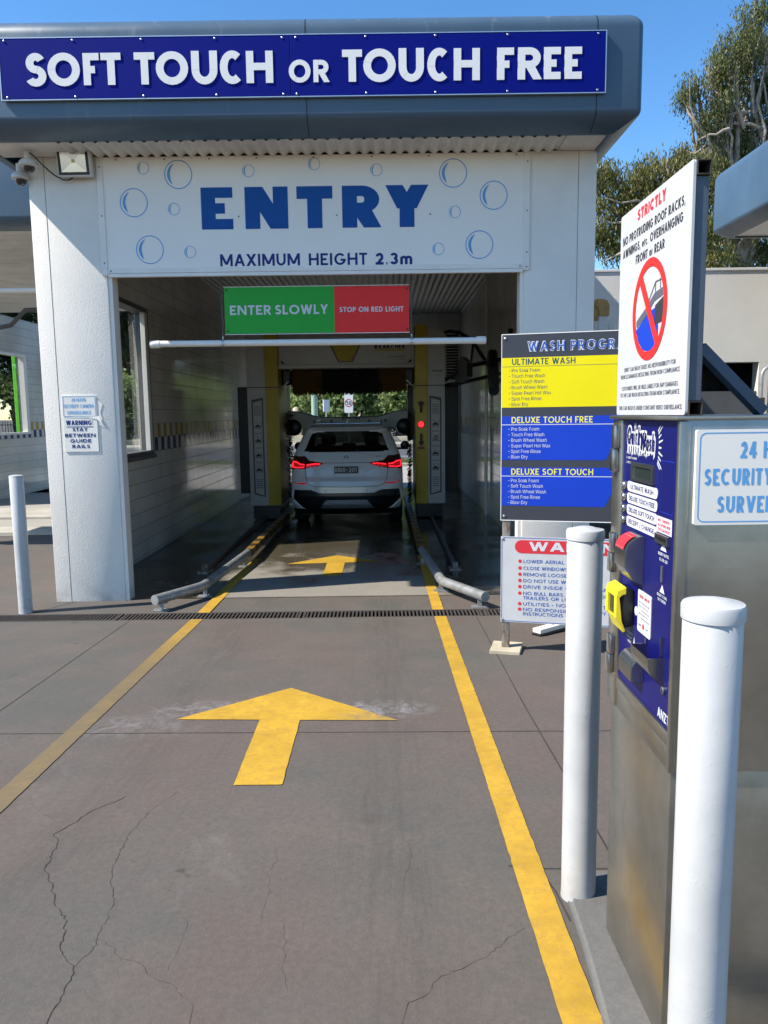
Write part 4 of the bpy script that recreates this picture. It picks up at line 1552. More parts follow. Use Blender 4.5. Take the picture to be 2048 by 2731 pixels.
# horizontal brush: an axle and hanging bristle strands
br = MB()
br.tube([(-1.70, GY + .75, 2.72), (.51, GY + .75, 2.72)], .09, 14)
br = br.build('brush', 'black', ga, smooth=50)
def bristles(x0, x1, n, zl, zh, mat):
    mb = MB()
    for k in range(n):
        x = random.uniform(x0, x1)
        a = random.uniform(-.9, .9)
        y = GY + .75 + math.sin(a) * .40
        zb = 2.72 - random.uniform(zl, zh) * (1 - .25 * abs(a))
        w_ = random.uniform(.004, .011)
        dx = random.uniform(-.03, .03)
        mb.face([(x - w_, GY + .75 + math.sin(a) * .1, 2.75), (x + w_, GY + .75 + math.sin(a) * .1, 2.75), (x + w_ + dx, y, zb), (x - w_ + dx, y + .004, zb - .01)])
    mb.build('bristles', mat, br)
bristles(-1.09, -.02, 2600, .46, .60, 'bristle_black')
bristles(-1.57, -1.05, 900, .46, .62, 'bristle_yellow')
bristles(-.05, .40, 900, .44, .58, 'bristle_yellow')
for x, s_ in ((-1.70, 1), (.51, -1)):
    mb = MB()
    mb.tube([(x, GY + .3, 2.26), (x + .10 * s_, GY + .3, 2.36)], .012, 8)
    mb.build('spray_lance', 'trim_white', ga)
    mb = MB()
    mb.box(min(x - .03 * s_, x + .11 * s_), max(x - .03 * s_, x + .11 * s_), GY + .5, GY + 1.1, 2.30, 2.57, .02)
    mb.build('bracket', 'black', ga)
# vertical side-brush rags inside the columns
for x, s_ in ((-1.70, 1), (.51, -1)):
    mb = MB()
    for k in range(420):
        z = random.uniform(.25, 1.85)
        L_ = random.uniform(.02, .09)
        y = GY + random.uniform(.4, 1.2)
        mb.face([(x, y, z), (x, y + .02, z), (x + s_ * L_, y + .01, z - random.uniform(.02, .09)), (x + s_ * L_ * .9, y - .005, z - .05)])
    mb.build('side_bristles', 'bristle_black', ga)
# dryer bar behind
DY = 14.35
mb = MB()
prof = []
N = 40
xl, xr = -1.83, .555
for k in range(N + 1):
    t = k / N
    u = abs(2 * t - 1)
    prof.append((xl + (xr - xl) * t, 1.745 + .12 * (1 / (1 + math.exp(-(u - .62) * 14))) - .0 - (.05 * max(0, u - .93) / .07)))
low = [(xr, 1.63), (xr - .10, 1.60), (.20, 1.53), (-.2, 1.60), (-1.1, 1.60), (-1.48, 1.53), (xl + .10, 1.60), (xl, 1.63)]
mb.prism(prof[::-1] + low[::-1], 'y', DY, DY + .25, .015)
dr = mb.build('dryer_bar', 'gantry_white', ga, smooth=40)
mb = MB()
mb.prism(prof[::-1] + [(p[0], p[1] - .02) for p in prof], 'y', DY - .012, DY + .26)
mb.build('rim', 'black', dr)
for x in (-1.655, .40):
    mb = MB()
    mb.lathe([(.0, -.06), (.10, -.06), (.15, -.03), (.155, .12)], (x, DY, 1.555), 28, 'y')
    mb.build('fan', 'black', dr, smooth=40)
mb = MB()
for x in (-1.25, -.95, -.25, .05):
    mb.box(x - .022, x + .022, DY - .015, DY, 1.645, 1.69)
mb.build('nozzle', 'gantry_grey', dr)
mb = MB()
mb.text('KÄRCHER', -.755, -.415, 1.695, .05, DY - .002, .27)
mb.build('lettering', 'text_dark', dr)
mb = MB()
mb.flat([(-.76, 1.672), (-.41, 1.672), (-.41, 1.684), (-.76, 1.684)], DY - .002)
mb.build('underline', 'yellow', dr)
mb = MB()
for x in (-1.80, .52):
    mb.box(x - .06, x + .06, DY - .05, DY + .3, 1.3, 2.6)
mb.build('dryer_mount', 'black', dr)

# hose bracket on the right wall
hb = thing('hose_bracket', 'black swing arm with hoses and cable chain fixed to the right tiled wall', 'bracket', (1.84, 11.6, 2.3))
mb = MB()
mb.box(1.74, 1.838, 11.2, 12.2, 2.22, 2.30, .01)
mb.box(1.78, 1.838, 11.0, 11.12, 2.1, 2.95, .01)
mb.tube([(1.80, 11.05, 2.55), (1.35, 12.4, 2.52), (1.02, 13.2, 2.32)], .035, 8)
mb.tube([(1.80, 11.05, 2.36), (1.30, 12.6, 2.27), (1.02, 13.2, 2.25)], .03, 8)
mb.build('arm', 'black', hb, smooth=50)
mb = MB()
mb.prism([(11.2, 2.30), (12.4, 2.26), (13.1, 2.32), (13.1, 2.38), (12.2, 2.66), (11.25, 2.5)], 'x', 1.22, 1.30)
mb.prism([(10.9, 2.05), (11.1, 2.02), (11.3, 2.35), (11.4, 2.62), (11.15, 2.68), (10.95, 2.4)], 'x', 1.52, 1.64, .02)
mb.build('hose_guide', 'black', hb)
mb = MB()
mb.tube([(1.78, 13.0, 2.55), (1.5, 13.1, 3.0), (1.32, 13.2, 3.12), (1.15, 13.3, 3.16), (1.0, 13.3, 3.12)], .03, 10)
mb.tube([(1.55, 13.2, 3.05), (1.5, 13.2, 2.6), (1.32, 13.3, 2.35)], .02, 8)
for k in range(16):
    z = 2.36 + k * .048
    mb.box(1.10, 1.30, 13.35, 13.40, z, z + .03)
mb.build('hose', 'rubber', hb, smooth=50)

# ---------------------------------------------------------------- the car
CX = -.59
car = thing('parked_car', 'white compact suv seen from behind inside the wash bay with red tail lamps', 'car', (CX, 14.2, 0))
# z : half width, rear y, front y, corner depth
SL = [(.19, .80, 12.34, 16.20, .30), (.26, .855, 12.20, 16.38, .36), (.36, .885, 12.125, 16.46, .36), (.50, .900, 12.10, 16.50, .36), (.66, .905, 12.11, 16.52, .36), (.74, .905, 12.125, 16.52, .36),
      (.80, .904, 12.19, 16.50, .34), (.92, .900, 12.215, 16.42, .33), (1.00, .893, 12.235, 16.15, .32), (1.08, .880, 12.27, 15.75, .31), (1.14, .862, 12.31, 15.35, .30), (1.19, .842, 12.345, 15.10, .29),
      (1.26, .815, 12.40, 14.92, .27), (1.36, .772, 12.50, 14.68, .25), (1.46, .722, 12.60, 14.40, .24), (1.52, .690, 12.645, 14.22, .24), (1.555, .668, 12.60, 14.10, .25), (1.59, .635, 12.66, 13.95, .28),
      (1.62, .585, 12.78, 13.75, .30), (1.645, .50, 12.98, 13.55, .30), (1.658, .36, 13.15, 13.40, .25)]
SZ = np.array([s[0] for s in SL])
def prof_at(z):
    return [float(np.interp(z, SZ, [s[i] for s in SL])) for i in (1, 2, 3, 4)]
def rear_y(x, z):
    w, ry, fy, dp = prof_at(z)
    t = min(.9999, abs(x) / w)
    return ry + dp * (1 - (1 - t ** 2.7) ** (1 / 2.7))
def inpoly(p, poly):
    c = False
    for i in range(len(poly)):
        a, b = poly[i], poly[i - 1]
        if (a[1] > p[1]) != (b[1] > p[1]) and p[0] < (b[0] - a[0]) * (p[1] - a[1]) / (b[1] - a[1]) + a[0]:
            c = not c
    return c
POLY = dict(
    rear_window=[(-.68, 1.205), (-.50, 1.185), (.50, 1.185), (.68, 1.205), (.575, 1.475), (.48, 1.502), (.25, 1.516), (-.25, 1.516), (-.48, 1.502), (-.575, 1.475)],
    lamp_edge=[(.355, 1.018), (.45, .972), (.66, .930), (.95, .915), (.95, 1.145), (.66, 1.125), (.60, 1.062)],
    lamp=[(.385, 1.012), (.47, .974), (.60, .950), (.64, .948), (.64, 1.005), (.50, 1.022)],
    lamp_o=[(.665, .948), (.95, .93), (.95, 1.055), (.80, 1.046), (.74, 1.012), (.665, 1.008)],
    reflector=[(.62, .692), (.845, .698), (.845, .722), (.63, .716)],
    valance=[(-.84, .60), (-.86, .46), (-.70, .30), (-.42, .27), (.42, .27), (.70, .30), (.86, .46), (.84, .60), (.56, .605), (.44, .555), (-.44, .555), (-.56, .605)],
    diffuser=[(-.43, .30), (.43, .30), (.33, .435), (-.33, .435)],
)
BINS = {}
def bin_(name):
    if name not in BINS:
        BINS[name] = MB()
    return BINS[name]
zs = sorted(set([round(z, 4) for z in np.concatenate([np.arange(.19, 1.56, .0125), np.arange(1.56, 1.6581, .01)])]))
nr = 151
tt = np.linspace(-1, 1, nr)
tt = np.sign(tt) * (1 - (1 - np.abs(tt)) ** 1.6) * .9995         # finer towards the corners
rows = []
ns, nf = 46, 24
for z in zs:
    w, ry, fy, dp = prof_at(z)
    row = [(CX + t * w, rear_y(t * w, z), z) for t in tt]
    y0 = row[-1][1]
    yf = fy - .5
    for k in range(1, ns + 1):
        row.append((CX + w, y0 + (yf - y0) * k / ns, z))
    for k in range(1, nf):
        a = math.pi * k / nf
        row.append((CX + w * (abs(math.cos(a)) ** .6) * (1 if a < math.pi / 2 else -1), yf + (fy - yf) * math.sin(a) ** .6, z))
    for k in range(ns + 1):
        row.append((CX - w, yf + (y0 - yf) * k / ns, z))
    rows.append(row[:-1])
SIDEW = [(12.95, 1.24), (13.2, 1.47), (14.15, 1.50), (14.75, 1.30), (15.0, 1.17), (13.0, 1.17)]
def classify(c, k):
    x, y, z = c[0] - CX, c[1], c[2]
    if k < nr:
        ax = abs(x)
        p = (x, z)
        if inpoly(p, POLY['rear_window']):
            return 'rear_window'
        q = (ax, z)
        sd = '_r' if x > 0 else '_l'
        if inpoly(q, POLY['lamp']) or inpoly(q, POLY['lamp_o']):
            return 'lamp' + sd
        if inpoly(q, POLY['lamp_edge']):
            return 'edge' + sd
        if inpoly(q, POLY['reflector']):
            return 'refl' + sd
        if inpoly(p, POLY['diffuser']):
            return 'diffuser'
        if z < .292:
            return 'valance'
        if inpoly(p, POLY['valance']):
            return 'valance'
        return 'body'
    if k < nr + ns or k >= nr + ns + nf - 1:
        if inpoly((y, z), SIDEW):
            return 'side_r' if x > 0 else 'side_l'
        for wy in (13.03, 15.65):
            if (y - wy) ** 2 + (z - .33) ** 2 < .37 ** 2:
                return 'arch'
        return 'body' if z > .36 else 'valance'
    if 1.16 < z < 1.50 and abs(x) < prof_at(z)[0] * .86:
        return 'windscreen'
    return 'body'
for j in range(len(rows) - 1):
    A, B = rows[j], rows[j + 1]
    n = len(A)
    for k in range(n):
        q = (k + 1) % n
        c = [(A[k][i] + A[q][i] + B[k][i] + B[q][i]) / 4 for i in range(3)]
        name = classify(c, k)
        if name == 'arch':
            continue
        mb = bin_(name)
        mb.face([A[k], A[q], B[q], B[k]])
bin_('body').face(rows[-1])
bin_('valance').face(rows[0][::-1])
for m in BINS.values():
    bmesh.ops.remove_doubles(m.bm, verts=list(m.bm.verts), dist=.0004)
body = BINS['body'].build('body', 'car_white', car, smooth=40)
BINS['rear_window'].build('rear_window', 'tint', car, smooth=60)
BINS['windscreen'].build('windscreen', 'tint', car, smooth=60)
for s_ in 'lr':
    BINS['side_' + s_].build('side_window', 'car_black', car, smooth=60)
    tl = BINS['edge_' + s_].build('tail_lamp', 'lamp_red_dark', car, smooth=60)
    BINS['lamp_' + s_].build('lens', 'lamp_red', tl, smooth=60)
    BINS['refl_' + s_].build('reflector', 'reflector', car, smooth=60)
BINS['valance'].build('lower_bumper', 'car_black', car, smooth=60)
BINS['diffuser'].build('diffuser', 'car_silver', car, smooth=60)
def on_rear(pts, e=.004):
    return [(CX + x, rear_y(x, z) - e, z) for x, z in pts]
def dens(pts, n=8):
    out = []
    for i in range(len(pts) - 1):
        for k in range(n):
            t = k / n
            out.append((pts[i][0] + (pts[i + 1][0] - pts[i][0]) * t, pts[i][1] + (pts[i + 1][1] - pts[i][1]) * t))
    return out + [pts[-1]]
for s_ in (-1, 1):
    for pts in ([(.42, 1.006), (.49, 1.012), (.632, .994)], [(.675, .998), (.74, 1.003), (.80, 1.035), (.868, 1.043)], [(.675, .958), (.80, .948), (.868, .955), (.872, 1.03)]):
        mb = MB()
        mb.tube(on_rear(dens([(s_ * a, b) for a, b in pts], 5), .006), .0075, 6)
        mb.build('light_bar', 'light_bar', car, smooth=60)
mb = MB()
hl = [(-.70, 1.13), (-.665, 1.06), (-.66, .93), (-.645, .78), (-.60, .69), (-.50, .655), (0, .648), (.50, .655), (.60, .69), (.645, .78), (.66, .93), (.665, 1.06), (.70, 1.13)]
mb.tube(on_rear(dens(hl), .001), .0045, 5)
mb.tube(on_rear(dens([(-.40, 1.022), (.40, 1.022)]), .001), .004, 5)
mb.build('tailgate_seam', 'dark', body, smooth=60)
mb = MB()
mb.tube(on_rear(dens([(-.46, .93), (-.34, .905), (-.27, .825), (.27, .825), (.34, .905), (.46, .93)]), .0), .005, 6)
mb.tube(on_rear(dens([(-.64, .735), (.64, .735)]), .0), .006, 6)
mb.build('crease', 'car_white', body, smooth=60)
for s_ in (-1, 1):
    mb = MB()
    mb.tube(on_rear(dens([(s_ * .87, .585), (s_ * .885, .44), (s_ * .70, .30)]), .006), .012, 6)
    mb.build('bumper_blade', 'car_white', body, smooth=60)
# spoiler lip, rails, fin, mirrors, plate, badge, exhausts
mb = MB()
mb.prism([(12.60, 1.545), (12.90, 1.60), (12.95, 1.645), (12.72, 1.628), (12.56, 1.575)], 'x', CX - .60, CX + .60, .008)
mb.build('spoiler', 'car_white', car, smooth=45)
for s_ in (-1, 1):
    mb = MB()
    x = CX + s_ * .555
    mb.tube([(x + s_ * .03, 12.88, 1.60), (x + s_ * .01, 13.0, 1.675), (x, 13.3, 1.70), (x, 14.1, 1.69), (x + s_ * .02, 14.35, 1.60)], .017, 8)
    mb.build('roof_rail', 'aluminium', car, smooth=60)
    mb = MB()
    mb.lathe([(0, -.05), (.07, -.035), (.085, .0), (.08, .05), (0, .07)], (CX + s_ * 1.0, 14.55, 1.20), 16, 'y')
    mb.box(min(CX + s_ * .84, CX + s_ * .97), max(CX + s_ * .84, CX + s_ * .97), 14.55, 14.6, 1.12, 1.16, .01)
    mb.build('wing_mirror', 'car_black', car, smooth=50)
mb = MB()
mb.prism([(12.86, 1.632), (13.12, 1.655), (13.05, 1.675), (12.93, 1.715), (12.89, 1.71)], 'x', CX - .022, CX + .022, .008)
mb.build('antenna_fin', 'car_white', car, smooth=50)
pz = .912
py = rear_y(0, pz) - .012
mb = MB()
mb.prism(rrect(CX - .19, CX + .19, pz - .056, pz + .056, .01), 'y', py - .006, py)
pl = mb.build('number_plate', 'black', car)
mb = MB()
mb.text('BGO', CX - .135, CX - .015, pz - .034, .068, py - .0075, .15)
mb.text('201', CX + .04, CX + .165, pz - .034, .068, py - .0075, .15)
mb.flat([(CX + .003, pz - .006), (CX + .022, pz - .006), (CX + .022, pz + .006), (CX + .003, pz + .006)], py - .0075)
mb.flat([(CX - .172, pz - .03), (CX - .155, pz - .03), (CX - .155, pz + .03), (CX - .172, pz + .03)], py - .0075)
mb.build('lettering', 'text_white', pl)
bz = 1.098
by = rear_y(0, bz) - .006
mb = MB()
mb.lathe([(.041, .02), (.041, 0), (.038, -.004), (0, -.004)], (CX, by, bz), 28, 'y')
bd = mb.build('badge', 'black', car, smooth=40)
mb = MB()
mb.ring(CX, bz, .036, .040, by - .0055, 28)
for a in (0, 180):
    pts = [(CX, bz)] + [(CX + .025 * math.cos(R(a + 90 * k / 6)), bz + .025 * math.sin(R(a + 90 * k / 6))) for k in range(7)]
    mb.flat(pts, by - .0055)
mb.build('badge_quarters', 'letter_white', bd)
mb = MB()
for a in (90, 270):
    pts = [(CX, bz)] + [(CX + .025 * math.cos(R(a + 90 * k / 6)), bz + .025 * math.sin(R(a + 90 * k / 6))) for k in range(7)]
    mb.flat(pts, by - .0055)
mb.build('badge_quarters', 'text_sky', bd)
mb = MB()
for (ch, a, b) in (('X', .455, .515), ('1', .520, .545)):
    for poly in glyph(ch, (b - a) / .042, .16, 1):
        mb.face([(CX + a + p[0] * .042 + p[1] * .012, rear_y(a + p[0] * .042, 1.105) - .006, 1.092 + p[1] * .036) for p in poly])
mb.build('model_badge', 'car_silver', car)
for s_ in (-1, 1):
    mb = MB()
    mb.lathe([(.013, 0), (.013, -.004), (0, -.005)], (CX + s_ * .33, rear_y(.33, .58) - .002, .585), 12, 'y')
    mb.build('parking_sensor', 'car_silver', car)
# cabin: floor of the glasshouse, seats with headrests
mb = MB()
mb.box(CX - .80, CX + .80, 12.75, 15.0, 1.10, 1.13)
for x in (-.40, .38):
    mb.box(CX + x - .24, CX + x + .24, 14.0, 14.15, 1.12, 1.22, .03)
    mb.box(CX + x - .13, CX + x + .13, 14.0, 14.10, 1.24, 1.42, .04)
for x in (-.42, 0, .42):
    mb.box(CX + x - .12, CX + x + .12, 13.2, 13.3, 1.15, 1.30, .03)
mb.build('seats', 'black', car)
for wy in (13.03, 15.65):
    for s_ in (-1, 1):
        x = CX + s_ * .79
        mb = MB()
        mb.lathe([(.20, -.105), (.30, -.11), (.335, -.085), (.338, .0), (.335, .085), (.30, .11), (.20, .105)], (x, wy, .338), 36, 'x')
        wl = mb.build('wheel', 'rubber', car, smooth=50)
        mb = MB()
        mb.lathe([(.0, .06 * s_), (.06, .065 * s_), (.20, .09 * s_), (.215, .10 * s_)], (x, wy, .338), 30, 'x')
        mb.build('rim', 'car_silver', wl, smooth=40)
mb = MB()
mb.box(CX - .72, CX + .72, 12.5, 16.1, .17, .30)
mb.build('underbody', 'black', car)


# ================================================================== FORECOURT FURNITURE
def bollard(name_label, x, y, top, r, group='white pipe bollards', capped=True):
    zb = gz(y)
    b = thing('bollard', name_label, 'bollard', (x, y, zb), group=group)
    mb = MB()
    mb.lathe([(r + .002, zb - .03), (r + .001, zb + .01), (r, zb + .03), (r, (zb + top) / 2), (r, top - .01), (r - .004, top - .005), (0, top - .005)], (x, y, 0), 48)
    mb.build('post', 'bollard_paint', b, smooth=50)
    mb = MB()
    if capped:
        mb.lathe([(r + .0005, top - .03), (r + .0035, top - .029), (r + .0037, top - .004), (r + .001, top + .001), (r * .62, top + .005), (r * .52, top + .0075), (r * .36, top + .0095), (0, top + .0105)], (x, y, 0), 48)
    else:
        mb.lathe([(r + .0005, top - .006), (r - .002, top + .001), (r * .6, top + .006), (0, top + .008)], (x, y, 0), 40)
    mb.build('cap', 'bollard_paint', b, smooth=35)
    return b


def mat_bollard():
    t = NT('bollard_paint')
    x, y, z = t.xyz()
    c = t.mix(t.ramp(t.noise(5, 6, .65), .35, .7), (.45, .45, .44), (.515, .515, .505))
    c = t.mix(t.ramp(t.noise(34, 5, .75), .66, .71, 0, .75), c, (.33, .32, .31))
    scuff = t.ramp(t.noise(9, 6, .7, stretch=(1, 1, 3.5), dist=.6), .60, .68, 0, .40)
    c = t.mix(scuff, c, (.42, .42, .43))
    foot = t.math('MULTIPLY', t.ramp(z, .18, .40, 1, 0), t.ramp(t.noise(14, 6), .45, .65))
    c = t.mix(t.math('MULTIPLY', foot, .6), c, (.33, .29, .25))
    t.set(col=c, rough=.42, spec=.45)
    n1 = t.math('ADD', t.noise(16, 5, .6), t.math('MULTIPLY', t.ramp(t.noise(38, 4, .7), .60, .75), .9))
    t.bump(n1, .14, .005)
    return t.m


M['bollard_paint'] = mat_bollard()
bollard('white capped bollard at the far corner of the pay station', .618, 2.335, 1.421, .0545)
bollard('white capped bollard closest to the camera, in front of the pay station side', .632, 1.445, 1.411, .0555)
bollard('short white bollard left of the rendered pillar', -3.33, 6.96, 1.272, .061, capped=False)

mb = MB()
pl_ = [(.585, 2.42), (.576, 2.30), (.566, 2.1), (.555, 1.95), (.538, 1.77), (.51, 1.4), (.50, .6), (2.2, .6), (2.2, 2.46), (.66, 2.46)]
b = bmesh.new()
A = [b.verts.new((x, y, gz(y) - .02)) for x, y in pl_]
B = [b.verts.new((x, y, gz(y) + .022)) for x, y in pl_]
b.faces.new(B)
for i in range(len(A)):
    j = (i + 1) % len(A)
    b.faces.new([A[i], A[j], B[j], B[i]])
bmesh.ops.recalc_face_normals(b, faces=list(b.faces))
bmesh.ops.bevel(b, geom=[e for e in b.edges if all(v.co.z > gz(v.co.y) for v in e.verts)], offset=.015, segments=3, affect='EDGES')
mb.merge(b)
structure(mb.build('island_kerb', concrete('island_concrete', ((.135, .130, .122), (.145, .14, .13), (.185, .175, .16)), .85), smooth=50), 'low concrete island under the pay station')

# ---------------------------------------------------------------- pay station
ZB = gz(1.9) + .022
ps = thing('pay_station', 'stainless steel pay station with dark blue front, buttons and card reader', 'pay station', (.645, 2.16, ZB), R(-90))
def pb(mb, name, mat, parent=ps, smooth=None, z0=ZB):
    mb.move(Matrix.Translation((0, 0, -z0)))
    return mb.build(name, mat, parent, smooth=smooth, world=False)
mb = MB()
mb.box(0, .49, .012, .62, .957, 1.762, .003)
mb.box(0, .082, -.002, .02, .957, 1.757, .003)
mb.box(.474, .492, -.003, .02, .957, 1.757, .002)
mb.box(.082, .474, -.001, .02, 1.012, 1.043, .002)
mb.box(-.004, .494, -.012, .625, 1.759, 1.768, .0015)
mb.box(.082, .474, .0005, .02, .957, 1.012, .002)
pb(mb, 'cabinet', 'stainless', smooth=35)
mb = MB()
mb.box(.022, .478, .006, .58, ZB - .05, .956, .004)
pb(mb, 'pedestal', 'stainless', smooth=35)
mb = MB()
mb.prism([(.085, 1.045), (.472, 1.045), (.472, 1.757), (.085, 1.757)], 'y', .004, .013)
fp = pb(mb, 'front_panel', 'panel_blue')
FYY = .0035
for k, (z1, z0) in enumerate(((1.743, 1.615), (1.447, 1.335), (1.157, 1.045))):
    mb = MB()
    zm = (z0 + z1) / 2
    mb.box(.030, .066, -.016, -.002, zm + .001, z1, .004)
    mb.box(.024, .060, -.018, -.002, z0, zm - .001, .004)
    pb(mb, 'hinge', 'steel', smooth=35)
# logo with white splash outline
mb = MB()
for dx, dz in ((-.005, -.003), (.005, -.003), (-.005, .004), (.005, .004), (0, -.006), (0, .006)):
    mb.text('Quick', .112 + dx, .214 + dx, 1.694 + dz, .046, FYY, w=.34, slant=.12)
    mb.text('Wash', .216 + dx, .318 + dx, 1.682 + dz, .044, FYY, w=.34, slant=.12)
mb.prism(rrect(.112, .325, 1.690, 1.720, .01), 'y', FYY - .0002, FYY + .0002)
for k in range(9):
    a = R(-70 + 17 * k)
    x, z = .335 + .012 * math.cos(a), 1.695 + .040 * math.sin(a)
    L_ = .016 + .008 * (k % 2)
    mb.flat([(x, z - .0025), (x + L_, z - .001 + L_ * math.sin(a)), (x + L_ + .002, z + .002 + L_ * math.sin(a)), (x, z + .0035)], FYY)
for k in range(12):
    x = .115 + .018 * k
    mb.flat([(x, 1.690 - .02 + .008 * math.sin(k * 2.1)), (x + .009, 1.690 - .018), (x + .011, 1.694), (x, 1.694)], FYY - .00005)
lg = pb(mb, 'logo', 'text_white', fp)
mb = MB()
mb.text('Quick', .112, .214, 1.694, .046, FYY - .0009, w=.16, slant=.12)
mb.text('Wash', .216, .318, 1.682, .044, FYY - .0009, w=.16, slant=.12)
pb(mb, 'lettering', 'panel_blue', lg)
mb = MB()
for k, s_ in enumerate(('1. PRESS BUTTON TO SELECT WASH', '2. INSERT PAYMENT', '3. PROCEED WHEN INSTRUCTED')):
    mb.ui(s_, .108, .108 + (.165, .085, .145)[k], 1.668 - .0125 * k, .0062, FYY, .03)
mb.text('ANZTI', .395, .474, 1.056, .024, FYY, .2)
mb.flat([(.398 - .020, 1.456), (.398 + .020, 1.456), (.398, 1.477)], FYY)
mb.ui('INSERT NOTES', .366, .434, 1.443, .0075, FYY, .04)
mb.ui('$5 $10 $20', .374, .426, 1.430, .0075, FYY, .04)
mb.flat([(.398 - .016, 1.356), (.398 + .016, 1.356), (.398, 1.376)], FYY)
mb.ui('INSERT COINS', .366, .430, 1.345, .0068, FYY, .04)
mb.ui('OR TOKENS', .371, .424, 1.334, .0068, FYY, .04)
mb.ui('COLLECT', .152, .200, 1.193, .0065, FYY, .04)
mb.ui('RECEIPT', .152, .196, 1.181, .0065, FYY, .04)
mb.ui('HERE', .16, .188, 1.169, .0065, FYY, .04)
mb.flat([(.205, 1.176), (.218, 1.176), (.2115, 1.196)], FYY)
pb(mb, 'lettering', 'text_white', fp)
# faint scribed door outlines on the panel
mb = MB()
for (x0, x1, z0, z1) in ((.370, .450, 1.664, 1.6652), (.370, .450, 1.545, 1.5462), (.370, .3708, 1.545, 1.665), (.4492, .45, 1.545, 1.665)):
    mb.flat([(x0, z0), (x1, z0), (x1, z1), (x0, z1)], FYY)
pb(mb, 'scribe_line', 'board_blue', fp)
mb = MB()
for (x0, x1, z0, z1) in ((.165, .328, 1.640, 1.650), (.165, .328, 1.603, 1.611), (.165, .177, 1.611, 1.640), (.316, .328, 1.611, 1.640)):
    mb.box(x0, x1, -.003, .004, z0, z1)
di = pb(mb, 'display', 'steel')
mb = MB()
mb.box(.177, .316, .001, .0038, 1.611, 1.640)
pb(mb, 'screen', 'lcd', di)
for k in range(4):
    z = 1.584 - .0308 * k
    mb = MB()
    mb.lathe([(.0105, .004), (.0105, -.002), (.008, -.005), (.006, -.004), (0, -.0035)], (.106, 0, z), 20, 'y')
    pb(mb, 'button', 'steel', smooth=40)
    mb = MB()
    mb.prism(rrect(.124, .350, z - .0132, z + .0132, .0125), 'y', .0028, .0042)
    lb = pb(mb, 'button_label', 'text_white')
    mb = MB()
    s_ = ('ULTIMATE WASH', 'DELUXE TOUCH FREE', 'DELUXE SOFT TOUCH', 'RECEIPT / CHANGE')[k]
    mb.ui(s_, .142 if k else .152, .334 if k else .322, z - .0058, .0122, .0024, .03)
    pb(mb, 'lettering', 'panel_blue', lb)
mb = MB()
mb.flat([(.348, 1.496), (.446, 1.496), (.446, 1.534), (.348, 1.534)], .0034)
nl = pb(mb, 'note_label', 'text_white')
mb = MB()
for k, s_ in enumerate(('NOT CURRENTLY', 'ACCEPTING NEW', 'STYLE $20 NOTES')):
    mb.ui(s_, .358, .437, 1.5215 - .011 * k, .0068, .003, .04)
pb(mb, 'lettering', 'text_red', nl)
mb = MB()
for (x0, x1, z0, z1) in ((.356, .440, 1.488, 1.494), (.356, .440, 1.472, 1.478), (.356, .366, 1.478, 1.488), (.430, .440, 1.478, 1.488)):
    mb.box(x0, x1, -.004, .004, z0, z1)
nt = pb(mb, 'note_slot', 'steel')
mb = MB()
mb.box(.366, .430, .001, .0036, 1.478, 1.488)
pb(mb, 'slot', 'black', nt)
mb = MB()
mb.box(.3945, .4015, .000, .004, 1.382, 1.420)
cs = pb(mb, 'coin_slot', 'gantry_grey')
# hood: quarter round steel scoop
def scoop(u0, u1, zt, zb_, d, up=True, flat=False):
    """quarter round steel housing: side profile in (depth, z); up: round shoulder on top, open below"""
    pr = []
    if up:
        for k in range(9):
            t = R(90 * k / 8)
            pr.append((-d * math.sin(t), zt - (d * .9) * (1 - math.cos(t))))
        pr += [(-d, zb_), (0, zb_)] if flat else [(-d, zb_ + .045), (-d * .55, zb_ + .012), (-.0, zb_)]
    else:
        pr = [(0, zt), (-d, zt)]
        for k in range(1, 9):
            t = R(90 * k / 8)
            pr.append((-d * math.cos(t), zt - .012 - (zt - .012 - zb_) * math.sin(t)))
        pr.append((0, zb_))
    return pr
mb = MB()
pr = scoop(0, 0, 1.470, 1.345, .048)
mb.prism([(p[0] + .004, p[1]) for p in pr], 'x', .180, .268, .0015)
hd = pb(mb, 'receipt_hood', 'steel', smooth=35)
mb = MB()
P = [(-.048 * math.sin(R(t)) + .003, 1.4715 - .0432 * (1 - math.cos(R(t)))) for t in (18, 34, 50, 66, 82)]
for a, c in zip(P[:-1], P[1:]):
    mb.face([(.190, a[0] - .0008, a[1] + .0006), (.190, c[0] - .0012, c[1] + .0004), (.256, c[0] - .0012, c[1] + .0004), (.256, a[0] - .0008, a[1] + .0006)])
pb(mb, 'hood_label', 'text_red', hd, smooth=60)
mb = MB()
for k in range(4):
    t = R(30 + 14 * k)
    y_, z_ = -.0487 * math.sin(t) + .0015, 1.4722 - .0432 * (1 - math.cos(t))
    m2 = MB()
    m2.ui(('IMPORTANT', 'NO CHANGE', 'GIVEN', 'THANK YOU')[k], .223 - .026, .223 + .026, 0, .0045, 0, .03)
    m2.move(Matrix.Translation((0, y_ - .0006, z_ - .004)) @ Matrix.Rotation(-t * .9, 4, 'X'))
    mb.merge(m2.bm)
pb(mb, 'lettering', 'text_white', hd)
